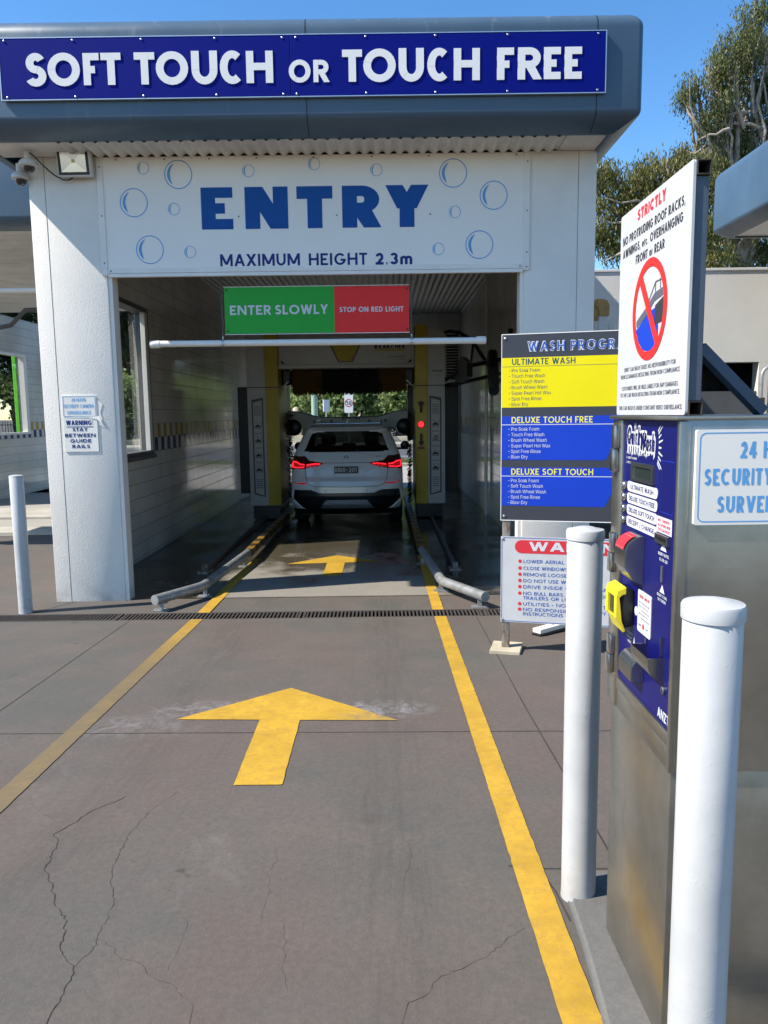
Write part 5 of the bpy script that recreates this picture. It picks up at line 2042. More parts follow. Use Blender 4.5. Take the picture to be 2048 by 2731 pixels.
# card reader
mb = MB()
mb.prism([(.004, 1.222), (.004, 1.318), (-0.0216, 1.322), (-0.0274, 1.30), (-0.0302, 1.27), (-0.0274, 1.235), (-0.0216, 1.218)], 'x', .118, .205, .003)
cr = pb(mb, 'card_reader', 'black', smooth=40)
mb = MB()
mb.prism([(-0.0187, 1.327), (-0.0418, 1.318), (-0.0446, 1.30), (-0.0446, 1.300), (-0.0360, 1.298), (-0.0288, 1.306), (-0.0187, 1.308)], 'x', .112, .208, .0015)
mb.prism([(-0.0360, 1.300), (-0.0446, 1.300), (-0.0446, 1.245), (-0.0360, 1.232), (-0.0245, 1.206), (-0.0187, 1.210), (-0.0288, 1.236)], 'x', .112, .132, .001)
mb.prism([(-0.0360, 1.300), (-0.0446, 1.300), (-0.0446, 1.245), (-0.0360, 1.232), (-0.0245, 1.206), (-0.0187, 1.210), (-0.0288, 1.236)], 'x', .188, .208, .001)
mb.prism([(-0.0346, 1.246), (-0.0439, 1.246), (-0.0360, 1.231), (-0.0245, 1.206), (-0.0187, 1.210), (-0.0274, 1.236)], 'x', .132, .188, .001)
pb(mb, 'reader_cover', 'reader_yellow', cr, smooth=30)
mb = MB()
mb.box(.132, .188, -.038, -.0345, 1.246, 1.300)
pb(mb, 'screen', 'lcd', cr)
mb = MB()
mb.lathe([(.012, .0036), (.012, .002), (0, .002)], (.224, 0, 1.268), 14, 'y')
mb.prism(rrect(.236, .332, 1.222, 1.330, .006), 'y', .0022, .0042)
cl_ = pb(mb, 'card_notice', 'text_white')
mb = MB()
mb.ui('CREDIT CARD USE', .247, .322, 1.311, .0075, .0018, .05)
mb.lathe([(.0075, .0018), (0, .0016)], (.281, 0, 1.241), 14, 'y')
pb(mb, 'lettering', 'text_red', cl_)
mb = MB()
for k, (s_, a) in enumerate((('Step 1: Select wash type', .245), ('Step 2: Insert card', .245), ('or tap here to pay', .262), ('Step 3: Wait for the', .245), ('approved message', .262))):
    mb.ui(s_, a, .322 if k in (0, 2, 4) else .312, 1.297 - .0098 * k, .0052, .0018, .03)
mb.ui('CARD', .245, .265, 1.238, .0052, .0018, .05)
mb.ui('TAP', .298, .315, 1.238, .0052, .0018, .05)
pb(mb, 'lettering', 'text_grey', cl_)
# the two cups
for (u0, u1, zt, zb_, d) in ((.305, .429, 1.207, 1.150, .040), (.185, .290, 1.160, 1.100, .032)):
    mb = MB()
    if u0 > .3:                                       # open tray
        pr = scoop(0, 0, zt, zb_, d, False)
        for a, b_ in ((u0, u0 + .003), (u1 - .003, u1)):
            mb.prism([(p[0] + .004, p[1]) for p in pr], 'x', a, b_)
        path = [(p[0] + .004, p[1]) for p in pr[1:]]
        for p, q in zip(path[:-1], path[1:]):
            mb.face([(u0 + .003, p[0], p[1]), (u0 + .003, q[0], q[1]), (u1 - .003, q[0], q[1]), (u1 - .003, p[0], p[1])])
            mb.face([(u0 + .003, p[0] + .002, p[1]), (u1 - .003, p[0] + .002, p[1]), (u1 - .003, q[0] + .002, q[1]), (u0 + .003, q[0] + .002, q[1])])
        mb.box(u0 - .004, u0 + .004, .000, .004, zt, zt + .012)
        mb.box(u1 - .018, u1 - .014, -.003, .0035, zt - .02, zt + .045)
    else:
        pr = scoop(0, 0, zt, zb_, d, flat=True)
        mb.prism([(p[0] + .004, p[1]) for p in pr], 'x', u0, u1, .0015)
    pb(mb, 'coin_tray', 'steel', smooth=35)
mb = MB()
mb.lathe([(.010, .004), (.010, -.002), (.007, -.004), (0, -.004)], (.434, 0, 1.133), 16, 'y')
lk = pb(mb, 'lock', 'steel', smooth=40)
mb = MB()
mb.flat([(.432, 1.128), (.436, 1.128), (.436, 1.138), (.432, 1.138)], -.0045)
pb(mb, 'keyhole', 'black', lk)

sn = thing('camera_notice', 'large white notice about security cameras fixed to the side of the steel pay station', 'sign', (.84, 1.66, 1.531))
mb = MB()
mb.prism(rrect(.675, 1.012, 1.531, 1.738, .004), 'y', 1.660, 1.6695)
mb.build('board', 'panel_white', sn)
mb = MB()
mb.ui('24 HOUR', .770, .910, 1.676, .036, 1.6597, .03)
mb.ui('SECURITY CAMERA', .694, .990, 1.618, .036, 1.6597, .03)
mb.ui('SURVEILLANCE', .724, .962, 1.558, .036, 1.6597, .03)
o_, i_ = rrect(.682, 1.005, 1.537, 1.732, .014), rrect(.6845, 1.0025, 1.5395, 1.7295, .012)
for k in range(len(o_)):
    j = (k + 1) % len(o_)
    mb.face([(o_[k][0], 1.6597, o_[k][1]), (o_[j][0], 1.6597, o_[j][1]), (i_[j][0], 1.6597, i_[j][1]), (i_[k][0], 1.6597, i_[k][1])])
mb.build('lettering', 'text_sky', sn)

# ---------------------------------------------------------------- roof rack sign on top of the pay station
rs = thing('roof_rack_sign', 'white board on steel tube frame with red prohibition circle over a roof rack', 'sign', (.655, 2.17, 1.768), R(-90))
def rb(mb, name, mat, parent=rs, smooth=None):
    return pb(mb, name, mat, parent, smooth, 1.768)
mb = MB()
mb.prism(rrect(0, .490, 1.770, 2.300, .008), 'y', 0, .006)
bd = rb(mb, 'board', 'notice_white')
for z in (1.769, 2.268):
    mb = MB()
    t_ = .0022
    for (y0, y1, z0, z1) in ((.007, .037, z, z + t_), (.007, .037, z + .030 - t_, z + .030), (.007, .007 + t_, z + t_, z + .030 - t_), (.037 - t_, .037, z + t_, z + .030 - t_)):
        mb.box(.0, .493, y0, y1, z0, z1)
    rb(mb, 'frame', 'rust')
for u0 in (.455, .005):
    mb = MB()
    mb.box(u0, u0 + .03, .0075, .0365, 1.7995, 2.2675, .002)
    rb(mb, 'upright', 'tube_blue')
mb = MB()
mb.tube([(.46, .038, 1.915), (.42, .20, 1.775)], .017, 4, square=True)
rb(mb, 'brace', 'brace_blue')
mb = MB()
mb.text('STRICTLY', .137, .335, 2.259, .027, -.0005, .30)
rb(mb, 'lettering', 'text_red', bd)
mb = MB()
for s_, a, b_, z in (('NO PROTRUDING ROOF RACKS,', .022, .452, 2.219), ('AWNINGS, etc. OVERHANGING', .024, .443, 2.186), ('FRONT or REAR', .132, .335, 2.153)):
    mb.text(s_, a, b_, z, .0215, -.0005, .22)
rb(mb, 'lettering', 'text_dark', bd)
mb = MB()
for s_, a, b_, z in (('SWIFT CAR WASH TAKES NO RESPONSIBILITY FOR', .059, .428, 1.884), ('VEHICLE DAMAGES RESULTING FROM NON COMPLIANCE.', .031, .457, 1.866),
                     ('CUSTOMERS WILL BE HELD LIABLE FOR ANY DAMAGES', .044, .445, 1.835), ('TO THE CAR WASH RESULTING FROM NON COMPLIANCE.', .032, .459, 1.817),
                     ('THIS CAR WASH IS UNDER CONSTANT VIDEO SURVEILLANCE.', .023, .476, 1.783)):
    mb.ui(s_, a, b_, z, .0105, -.0006, .03)
rb(mb, 'lettering', 'text_grey', bd)
# pictured vehicle inside the circle
CXs, CZs, RO, RI = .243, 2.026, .122, .101
def incirc(p):
    dx, dz = p[0] - CXs, p[1] - CZs
    d = math.hypot(dx, dz)
    m = RI + .002
    return p if d <= m else (CXs + dx * m / d, CZs + dz * m / d)
for name, mat, poly, e in (('pictured_van', 'board_blue', [(.150, 1.985), (.17, 1.955), (.20, 1.932), (.243, 1.924), (.29, 1.933), (.31, 1.955), (.306, 2.028), (.25, 2.02), (.20, 2.003)], .0005),
                           ('pictured_window', 'text_dark', [(.285, 2.030), (.285, 1.985), (.342, 1.985), (.343, 2.045)], .0007),
                           ('pictured_rack', 'text_grey', [(.150, 2.005), (.165, 2.012), (.225, 2.034), (.28, 2.060), (.342, 2.068), (.342, 2.048), (.28, 2.040), (.225, 2.012), (.155, 1.99)], .0009)):
    mb = MB()
    mb.flat([incirc(p) for p in poly], -e)
    if name == 'pictured_rack':
        for (x0, z0, x1, z1) in ((.225, 2.034, .285, 2.085), (.285, 2.062, .285, 2.085), (.285, 2.085, .334, 2.090), (.318, 2.066, .318, 2.089)):
            dx, dz = x1 - x0, z1 - z0
            L = math.hypot(dx, dz)
            nx, nz = -dz / L * .0018, dx / L * .0018
            q = [incirc(p) for p in [(x0 - nx, z0 - nz), (x1 - nx, z1 - nz), (x1 + nx, z1 + nz), (x0 + nx, z0 + nz)]]
            mb.flat(q[::-1], -e - .0001)
            mb.flat(q, -e - .0002)
    rb(mb, name, mat, bd)
mb = MB()
mb.ring(CXs, CZs, RI, RO, -.0014, 56)
d = Vector((.152, -.196)).normalized()
n_ = Vector((-d.y, d.x)) * .0125
a, b_ = Vector((CXs, CZs)) - d * .106, Vector((CXs, CZs)) + d * .106
mb.flat([tuple(a - n_), tuple(b_ - n_), tuple(b_ + n_), tuple(a + n_)], -.0018)
rb(mb, 'prohibition_ring', 'red', bd)

# ---------------------------------------------------------------- wash programme and warning boards on one stand
ZS = gz(5.4)
ss = thing('notice_stand', 'two steel posts carrying a grey wash menu board above a white warning board', 'sign stand', (.828, 5.395, ZS), R(-15))
def sb(mb, name, mat, parent=ss, smooth=None):
    return pb(mb, name, mat, parent, smooth, ZS)
W_ = 1.15
mb = MB()
mb.box(0, W_, 0, .004, 1.029, 2.309)
wb = sb(mb, 'wash_board', 'sign_grey')
mb = MB()
for (x0, x1, z0, z1) in ((-.004, W_ + .004, 2.309, 2.314), (-.004, W_ + .004, 1.024, 1.029), (-.004, 0, 1.029, 2.309), (W_, W_ + .004, 1.029, 2.309)):
    mb.box(x0, x1, -.001, .005, z0, z1)
sb(mb, 'border', 'letter_white', wb)
mb = MB()
mb.flat([(0, 1.815), (W_, 1.815), (W_, 2.153), (0, 2.153)], -.0008)
yb_ = sb(mb, 'yellow_band', 'sign_yellow', wb)
for z0, z1 in ((1.452, 1.754), (1.131, 1.400)):
    mb = MB()
    mb.flat([(0, z0), (.702, z0), (.760, z0 + .118), (.80, z0 + .15), (.80, z1), (0, z1)], -.0008)
    sb(mb, 'blue_band', 'board_blue', wb)
mb = MB()
for z in (1.696, 1.339):
    mb.flat([(0, z - .0025), (.80, z - .0025), (.80, z + .0025), (0, z + .0025)], -.0014)
mb.text('WASH PROGRAMS', .172, .936, 2.191, .070, -.0016, .24)
Lh = .024
def rows_(mb, items, zt, st):
    for k, s_ in enumerate(items):
        w = ui_mesh(s_)[3] / UI['cap'] * Lh * .84
        mb.ui('-', .047, .057, zt - st * k, Lh, -.0014)
        mb.ui(s_, .067, .067 + w, zt - st * k, Lh, -.0014, .025)
rows_(mb, ['Pre Soak Foam', 'Touch Free Wash', 'Brush Wheel Wash', 'Super Pearl Hot Wax', 'Spot Free Rinse', 'Blow Dry'], 1.655, .0386)
rows_(mb, ['Pre Soak Foam', 'Soft Touch Wash', 'Brush Wheel Wash', 'Spot Free Rinse', 'Blow Dry'], 1.297, .0386)
sb(mb, 'lettering', 'text_white', wb)
mb = MB()
mb.text('WASH PROGRAMS', .176, .932, 2.196, .060, -.0026, .15)
sb(mb, 'lettering', 'text_blue', wb)
mb = MB()
mb.text('ULTIMATE WASH', .068, .492, 2.104, .042, -.0014, .17)
mb.flat([(0, 2.092), (W_, 2.092), (W_, 2.0945), (0, 2.0945)], -.0014)
sb(mb, 'lettering', 'text_teal', wb)
mb = MB()
rows_(mb, ['Pre Soak Foam', 'Touch Free Wash', 'Soft Touch Wash', 'Brush Wheel Wash', 'Super Pearl Hot Wax', 'Spot Free Rinse', 'Blow Dry'], 2.056, .0386)
sb(mb, 'lettering', 'text_grey', wb)
mb = MB()
mb.text('DELUXE TOUCH FREE', .069, .613, 1.707, .043, -.0014, .17)
mb.text('DELUXE SOFT TOUCH', .069, .623, 1.349, .043, -.0014, .17)
sb(mb, 'lettering', 'text_yellow', wb)
mb = MB()
mb.box(0, W_, 0, .004, .290, .910)
wa = sb(mb, 'warning_board', 'notice_white')
mb = MB()
for (x0, x1, z0, z1) in ((.006, W_ - .006, .900, .904), (.006, W_ - .006, .296, .300), (.006, .010, .30, .90), (W_ - .010, W_ - .006, .30, .90)):
    mb.flat([(x0, z0), (x1, z0), (x1, z1), (x0, z1)], -.0012)
for k, (s_, z) in enumerate((('LOWER AERIAL', .724), ('CLOSE WINDOWS', .675), ('REMOVE LOOSE ITEMS', .630), ('DO NOT USE WIPERS', .585), ('DRIVE INSIDE OF GUIDE RAILS', .540), ('NO BULL BARS, TOW BARS OR RACKS', .493),
                            ('TRAILERS OR LOUVRES', .460), ('UTILITIES - NO ROPES OR TARPS', .416), ('NO RESPONSIBILITY TAKEN IF UNITS', .376), ('INSTRUCTIONS IGNORED', .344))):
    mb.text(s_, .160, .160 + .0234 * len(s_), z, .024, -.0012, .17)
sb(mb, 'lettering', 'text_blue', wa)
mb = MB()
mb.prism(rrect(.099, 1.05, .793, .887, .046, 8), 'y', -.0012, 0)
for z in (.736, .687, .642, .597, .552, .505, .428, .388):
    mb.disc(.136, z, .0125, -.0012, 16)
sb(mb, 'warning_band', 'text_red', wa)
mb = MB()
mb.text('WARNING', .200, .90, .812, .064, -.0022, .30)
sb(mb, 'lettering', 'text_white', wa)
for x, z in ((.022, 2.285), (.022, 1.055), (W_ - .02, 2.285), (W_ - .02, 1.055), (.014, .893), (.014, .305)):
    mb = MB()
    mb.lathe([(.010, -.001), (.010, -.004), (.005, -.007), (0, -.0075)], (x, 0, z), 10, 'y')
    sb(mb, 'screw', 'screw', smooth=40)
for x in (.008, W_ - .062):
    mb = MB()
    mb.box(x, x + .054, .0065, .058, ZS + .028, 2.29, .004)
    sb(mb, 'post', 'rusty', smooth=40)
    mb = MB()
    mb.box(x - .075, x + .140, -.085, .16, ZS - .004, ZS + .028, .004)
    sb(mb, 'base_plate', 'stone')

# white block with studs lying behind the stand
wbk = thing('power_board', 'white power board with round studs lying on the concrete behind the warning board', 'power board', (1.30, 5.93, gz(5.93)), R(38))
def wb2(mb, name, mat):
    return mb.build(name, mat, wbk, world=False)
mb = MB()
mb.box(-.16, .16, -.045, .045, .0, .022, .006)
wb2(mb, 'base', 'black')
mb = MB()
mb.box(-.155, .155, -.042, .042, .0225, .06, .008)
wb2(mb, 'case', 'trim_white')
for k in range(6):
    mb = MB()
    mb.lathe([(.015, .060), (.015, .066), (.010, .068), (0, .068)], (-.125 + .05 * k, 0, 0), 14)
    wb2(mb, 'stud', 'cam_white')


# ================================================================== AROUND THE BAY
# boundary wall to the right with a low opening
bw = thing('boundary_wall', 'pale rendered wall right of the wash bay with a dark low opening', 'wall', (5.5, 12.1, 0))
mb = MB()
mb.box(1.995, 11, 12.0, 12.2, 2.50, 3.87, .006)
mb.box(5.79, 11, 12.0, 12.2, 0, 2.50)
mb.build('wall', 'stucco', bw)
mb = MB()
mb.box(1.995, 11, 11.985, 12.215, 3.87, 3.91, .005)
mb.build('coping', 'trim_white', bw)
mb = MB()
mb.box(1.995, 8, 13.4, 13.5, 0, 3.8)
mb.box(1.995, 8, 12.21, 13.4, 3.7, 3.8)
mb.box(5.8, 5.9, 12.21, 13.4, 0, 3.7)
mb.build('recess', 'black', bw)
mb = MB()
mb.box(2.0, 5.78, 12.02, 12.14, 0, 2.065)
mb.build('low_wall', 'dark_wall', bw)

gt = thing('metal_gate', 'grey tubular gate with upright bars right of the pay station', 'gate', (5.9, 10.6, 0))
mb = MB()
mb.tube(bend_path((5.16, 10.6, 0.05), (5.16, 10.6, 2.36), (8.0, 10.6, 2.36), 6, .16), .026, 12)
mb.tube([(5.16, 10.6, .3), (8.0, 10.6, .3)], .02, 10)
mb.build('frame', 'galv', gt, smooth=50)
mb = MB()
for k in range(24):
    x = 5.28 + .115 * k
    mb.box(x - .022, x + .022, 10.585, 10.615, .31, 2.335)
mb.build('bars', 'galv', gt)
mb = MB()
mb.box(5.13, 5.20, 10.55, 10.65, 1.86, 1.94, .01)
mb.box(5.08, 5.16, 10.56, 10.64, 1.875, 1.925)
mb.build('hinge', 'rust', gt)

# canopy at the right edge
cn = thing('canopy', 'blue grey rounded canopy corner on a white post at the right edge', 'canopy', (7, 8, 0))
mb = MB()
rings = []
for o, z in fascia_profile():
    x0, y1 = 4.86 - o, 11.05 + o
    r = .12 if o > .1 else .05
    row = [(x0, 4.5)]
    for k in range(7):
        t = R(90 * k / 6)
        row.append((x0 + r - r * math.cos(t), y1 - r + r * math.sin(t)))
    row.append((14, y1))
    rings.append([mb.bm.verts.new((p[0], p[1], z)) for p in row])
for i in range(len(rings) - 1):
    for k in range(len(rings[0]) - 1):
        mb.bm.faces.new([rings[i][k + 1], rings[i][k], rings[i + 1][k], rings[i + 1][k + 1]])
mb.build('fascia', 'fascia', cn, smooth=50, fix=True)
mb = MB()
mb.box(4.87, 14, 4.5, 11.04, 4.16, 4.18)
mb.box(4.85, 14, 4.5, 11.05, 4.90, 4.96)
mb.build('soffit', 'panel_white', cn)
mb = MB()
mb.box(5.36, 5.52, 10.4, 10.56, 0, 4.158, .01)
mb.box(5.32, 5.56, 10.36, 10.60, 2.5, 3.35, .02)
mb.build('post', 'trim_white', cn)

# folding ladder behind the right pillar
ld = thing('step_ladder', 'pale stepladder with worn tan end caps behind the right pillar', 'ladder', (2.52, 9.2, 0))
for k, (x0, x1, y, zt) in enumerate(((2.36, 2.46, 9.0, 2.92), (2.30, 2.36, 9.45, 2.92), (2.95, 2.62, 9.0, 2.92), (2.95, 2.62, 9.45, 2.92))):
    mb = MB()
    xt = 2.49 if k < 2 else 2.60
    xb = 2.30 if k < 2 else 2.95
    mb.prism([(xb, 0), (xb + .085, 0), (xt + .085, zt), (xt, zt)] if k < 2 else [(xb, 0), (xb + .06, 0), (xt + .06, zt - .15), (xt, zt - .15)], 'y', y, y + .03, .006)
    mb.build('rail', 'frp', ld)
mb = MB()
for k in range(9):
    z = .3 + .29 * k
    x = 2.30 + .19 * z / 2.92
    mb.box(x + .01, x + .075, 9.03, 9.45, z, z + .025)
mb.build('rungs', 'aluminium', ld)
for y in (8.985, 9.435):
    mb = MB()
    mb.prism([(2.485, 2.86), (2.60, 2.86), (2.605, 2.98), (2.585, 3.03), (2.54, 3.05), (2.455, 3.055), (2.435, 3.035), (2.40, 3.045), (2.39, 2.99), (2.44, 2.975), (2.475, 2.94)], 'y', y, y + .05, .006)
    mb.build('end_cap', 'wood', ld)

# ---------------------------------------------------------------- the neighbouring bay on the left
lb = thing('neighbour_bay', 'open self serve wash bay left of the tunnel with blue grey fascia and tiled wall', 'building', (-6, 16, 0))
mb = MB()
rings = []
for o, z in fascia_profile():
    rings.append([mb.bm.verts.new((x, 10.0 - o, z - .02)) for x in (-9.3, -3.3)])
for i in range(len(rings) - 1):
    mb.bm.faces.new([rings[i][0], rings[i][1], rings[i + 1][1], rings[i + 1][0]])
mb.build('fascia', 'fascia', lb, smooth=50, fix=True)
mb = MB()
mb.box(-9.3, -3.46, 10.02, 17.6, 4.55, 4.65)
mb.build('roof', 'dark_wall', lb)
mb = MB()
for k in range(25):
    mb.box(-9.3, -3.46, 10.02 + .302 * k, 10.02 + .302 * k + .290, 4.135, 4.15)
mb.box(-9.3, -3.46, 10.02, 17.6, 4.152, 4.16)
mb.build('soffit', 'soffit', lb)
V0, V1, U0, U1 = 17.3, 18.86, 1.42, 3.30
mb = MB()
mb.box(-8.76, -8.60, 15.6, V0, 0, 4.13)
mb.box(-8.76, -8.60, V1, 21.5, 0, 4.13)
mb.box(-8.76, -8.60, V0, V1, 0, U0)
mb.box(-8.76, -8.60, V0, V1, U1, 4.13)
mb.build('side_wall', 'tile', lb)
mb = MB()
for (y0, y1, z0, z1) in ((V0, V1, U0, U0 + .05), (V0, V1, U1 - .05, U1), (V0, V0 + .05, U0 + .05, U1 - .05), (V1 - .16, V1, U0 + .05, U1 - .05)):
    mb.box(-8.70, -8.575, y0, y1, z0, z1)
w2 = mb.build('window', 'trim_white', lb)
mb = MB()
mb.box(-8.66, -8.654, V0 + .05, V1 - .16, U0 + .05, U1 - .05)
mb.build('pane', 'glass', w2)
mb = MB()
mb.box(-8.85, -8.62, 10.05, 10.3, 0, 4.13)
mb.build('pillar', 'stucco', lb)
cb2 = thing('clearance_bar', 'thin white height bar of the neighbouring bay, left of the pillar', 'bar', (-5, 10.3, 3.46))
mb = MB()
mb.tube([(-8.2, 10.3, 3.44), (-3.5, 10.3, 3.44)], .032, 16)
mb.build('pipe', 'trim_white', cb2, smooth=50)
mb = MB()
for x in (-7.4, -4.0):
    mb.tube([(x, 10.3, 3.47), (x, 10.3, 4.14)], .006, 6)
mb.build('hanger', 'gantry_grey', cb2)
bo = thing('wash_boom', 'dark swivel boom arm under the neighbouring bay roof', 'boom', (-6, 13, 4.1))
mb = MB()
mb.tube([(-6.6, 12.0, 3.02), (-5.65, 12.0, 3.20), (-5.42, 12.0, 3.42), (-4.4, 12.0, 3.46)], .035, 10)
mb.tube([(-4.4, 12.0, 3.44), (-4.4, 12.0, 4.14)], .04, 10)
mb.build('arm', 'gantry_grey', bo, smooth=50)
for k, (x0, x1, y0, y1) in enumerate(((-8.2, -3.4, 13.6, 15.0), (-8.2, -3.4, 11.75, 12.35))):
    mb = MB()
    mb.box(x0, x1, y0, y1, -.02, .05, .01)
    structure(mb.build('bay_threshold', 'concrete_pale'))
for k, (x, m_, lab) in enumerate(((-9.87, 'bright_green', 'bright green post seen through the far left window'), (-9.69, 'deep_green', 'deep green post seen through the far left window'))):
    p = thing('green_post', lab, 'post', (x, 21.05, 0))
    mb = MB()
    mb.box(x - (.055 if k == 0 else .12), x + (.055 if k == 0 else .12), 20.95, 21.15, 0, 4.0, .02)
    mb.build('shaft', m_, p)
    mb = MB()
    mb.box(x - .13, x + .13, 20.9 - .1 * k, 21.2, 0, .06 + .01 * k, .01)
    mb.build('base', m_, p)


# ================================================================== STREET
sp = thing('speed_sign', 'white speed sign with red ring and number fifty on a thin post across the street', 'sign', (-1.76, 40, 0))
SX = -1.745
mb = MB()
mb.prism(rrect(SX - .225, SX + .225, 1.88, 2.88, .05), 'y', 39.97, 40.0)
bd = mb.build('plate', 'letter_white', sp)
mb = MB()
mb.ring(SX, 2.38, .165, .205, 39.965, 40)
mb.build('ring', 'text_red', bd)
mb = MB()
mb.text('50', SX - .125, SX + .125, 2.28, .20, 39.964, .16)
mb.build('lettering', 'text_dark', bd)
mb = MB()
mb.tube([(SX, 40.04, 0), (SX, 40.04, 2.8)], .035, 10)
mb.build('post', 'aluminium', sp, smooth=50)
s2 = thing('edge_on_sign', 'white street sign seen nearly edge on beside the green pole', 'sign', (-2.9, 39, 0))
mb = MB()
mb.prism([(-2.99, 38.9), (-2.72, 39.5), (-2.69, 39.48), (-2.96, 38.88)], 'z', 1.95, 2.55)
mb.build('plate', 'letter_white', s2)
mb = MB()
mb.tube([(-2.86, 39.22, 0), (-2.86, 39.22, 2.5)], .03, 10)
mb.build('post', 'aluminium', s2, smooth=50)
gp = thing('street_light_pole', 'thick pale green street light pole behind the wash brush', 'pole', (-2.42, 28.3, 0))
mb = MB()
mb.tube([(-2.42, 27.6, .05), (-2.42, 27.6, 2.0), (-2.42, 27.6, 8.0)], [.125, .115, .08], 18)
mb.build('shaft', 'pole_green', gp, smooth=50)
mb = MB()
mb.tube([(-2.42, 27.6, 7.9), (-2.42, 28.4, 8.6), (-2.42, 29.8, 8.8)], [.06, .05, .05], 10)
mb.box(-2.55, -2.29, 29.5, 30.3, 8.74, 8.86, .03)
mb.build('lamp_arm', 'pole_green', gp)

# iron fence with stone pillars across the street
def pillar(x, label):
    p = thing('stone_pillar', label, 'pillar', (x, 48, .09), group='stone fence pillars across the street')
    mb = MB()
    mb.box(x - .42, x + .42, 47.6, 48.4, .05, .55, .03)
    mb.box(x - .33, x + .33, 47.7, 48.3, .55, 1.75, .03)
    mb.build('shaft', 'stone', p)
    mb = MB()
    mb.box(x - .40, x + .40, 47.63, 48.37, 1.75, 1.88, .03)
    mb.lathe([(.30, 1.88), (.28, 2.05), (.16, 2.28), (0, 2.38)], (x, 48, 0), 16)
    mb.build('cap', 'stone', p, smooth=40)
    return p
for k, x in enumerate((-16.4, -10.8, -5.35, 3.4)):
    pillar(x, ('stone pillar farthest along the fence', 'stone pillar seen past the left gantry column', 'pale stone pillar with domed cap left of the car roof', 'stone pillar hidden mostly behind the right gantry column')[k])
for x0, x1, lab in ((-27, -16.9, 'black iron fence run seen through the side windows'), (-15.9, -11.3, 'black iron fence run left of the second pillar'), (-10.3, -5.85, 'black iron fence run left of the car'), (-4.85, 2.9, 'black iron fence run behind the car roof'), (3.9, 14, 'black iron fence run right of the wash machine')):
    f = thing('iron_fence', lab, 'fence', ((x0 + x1) / 2, 48, .09), group='iron fence across the street')
    mb = MB()
    mb.box(x0, x1, 47.85, 48.15, .05, .42, .02)
    mb.build('plinth', 'stone', f)
    mb = MB()
    n = int((x1 - x0) / .17)
    for k in range(n + 1):
        x = x0 + (x1 - x0) * k / n
        mb.box(x - .014, x + .014, 47.985, 48.015, .42, 1.62)
    mb.box(x0, x1, 47.975, 48.025, .55, .60)
    mb.box(x0, x1, 47.975, 48.025, 1.40, 1.45)
    mb.build('railing', 'black', f)

# ================================================================== TREES
def leaf_mesh(name, blobs, n_per, size, mat, parent, droop=.0, clump=.35, narrow=.35, per=60):
    """leaf-sized faces in clumps through the blobs (centre, radii)"""
    P = []
    for (c, r) in blobs:
        vol = r[0] * r[1] * r[2]
        nc = max(5, int(n_per * vol ** .67 / per))
        d = rng.normal(0, 1, (nc, 3))
        d /= np.linalg.norm(d, axis=1)[:, None]
        rad = rng.uniform(.35, 1.0, nc) ** .5
        cc = np.array(c) + d * np.array(r) * rad[:, None]
        for q in cc:
            m = int(per * rng.uniform(.6, 1.25))
            pts = rng.normal(0, 1, (m, 3)) * clump * np.array([1, 1, .75])
            pts[:, 2] -= droop * np.abs(rng.normal(0, .6, m)) * clump * 2
            P.append(pts + q)
    P = np.concatenate(P)
    n = len(P)
    L = size * rng.uniform(.6, 1.3, n)
    if droop:
        ax = rng.normal(0, .45, (n, 3))
        ax[:, 2] = -1
    else:
        ax = rng.normal(0, 1, (n, 3))
    ax /= np.linalg.norm(ax, axis=1)[:, None]
    bx = np.cross(ax, rng.normal(0, 1, (n, 3)))
    bx /= np.linalg.norm(bx, axis=1)[:, None]
    ax *= L[:, None]
    bx *= (L * narrow)[:, None]
    V = np.stack([P - ax * .5, P + bx * .5, P + ax * .5, P - bx * .5], 1).reshape(-1, 3)
    inv = np.array(WM[parent.name].inverted())
    V = V @ inv[:3, :3].T + inv[:3, 3]
    me = bpy.data.meshes.new(name)
    me.vertices.add(4 * n)
    me.vertices.foreach_set('co', V.astype(np.float32).ravel())
    me.loops.add(4 * n)
    me.loops.foreach_set('vertex_index', np.arange(4 * n, dtype=np.int32))
    me.polygons.add(n)
    me.polygons.foreach_set('loop_start', np.arange(0, 4 * n, 4, dtype=np.int32))
    me.update(calc_edges=True)
    me.materials.append(M[mat])
    o = bpy.data.objects.new(name, me)
    COL.objects.link(o)
    o.parent = parent
    WM[o.name] = WM[parent.name]
    return o


def limb(mb, a, b, r0, r1, wob=.08, n=6):
    a, b = Vector(a), Vector(b)
    L = (b - a).length
    pts, rs = [], []
    for k in range(n + 1):
        t = k / n
        p = a.lerp(b, t)
        if 0 < k < n:
            p += Vector((random.gauss(0, 1), random.gauss(0, 1), random.gauss(0, .6))) * wob * L * .3
        pts.append(p)
        rs.append(r0 + (r1 - r0) * t)
    mb.tube(pts, rs, 7)
    return pts


def gum(name, label, base, fork, blobs, mat, n_per, bare=()):
    t = thing(name, label, 'tree', base, group='eucalyptus trees beyond the boundary wall')
    mb = MB()
    limb(mb, base, fork, .42, .28, .06)
    for c, r in blobs:
        pts = limb(mb, fork, (c[0], c[1], c[2] - r[2] * .2), .17, .05, .12)
        for k in range(4):
            q = random.choice(pts[3:])
            e = (c[0] + random.uniform(-1, 1) * r[0], c[1] + random.uniform(-1, 1) * r[1], c[2] + random.uniform(-.5, .9) * r[2])
            limb(mb, q, e, .06, .018, .12, 4)
    for a, b_ in bare:
        limb(mb, a, b_, .075, .02, .15, 5)
    mb.build('trunk', 'bark', t, smooth=60)
    leaf_mesh('crown', blobs, n_per * 3.9, .16, mat, t, droop=1.2, clump=.22, narrow=.26, per=190)
    return t


def bl(x, y, z, r, f=1.0, h=.85):
    return ((x, y, z), (r * f, r, r * h))


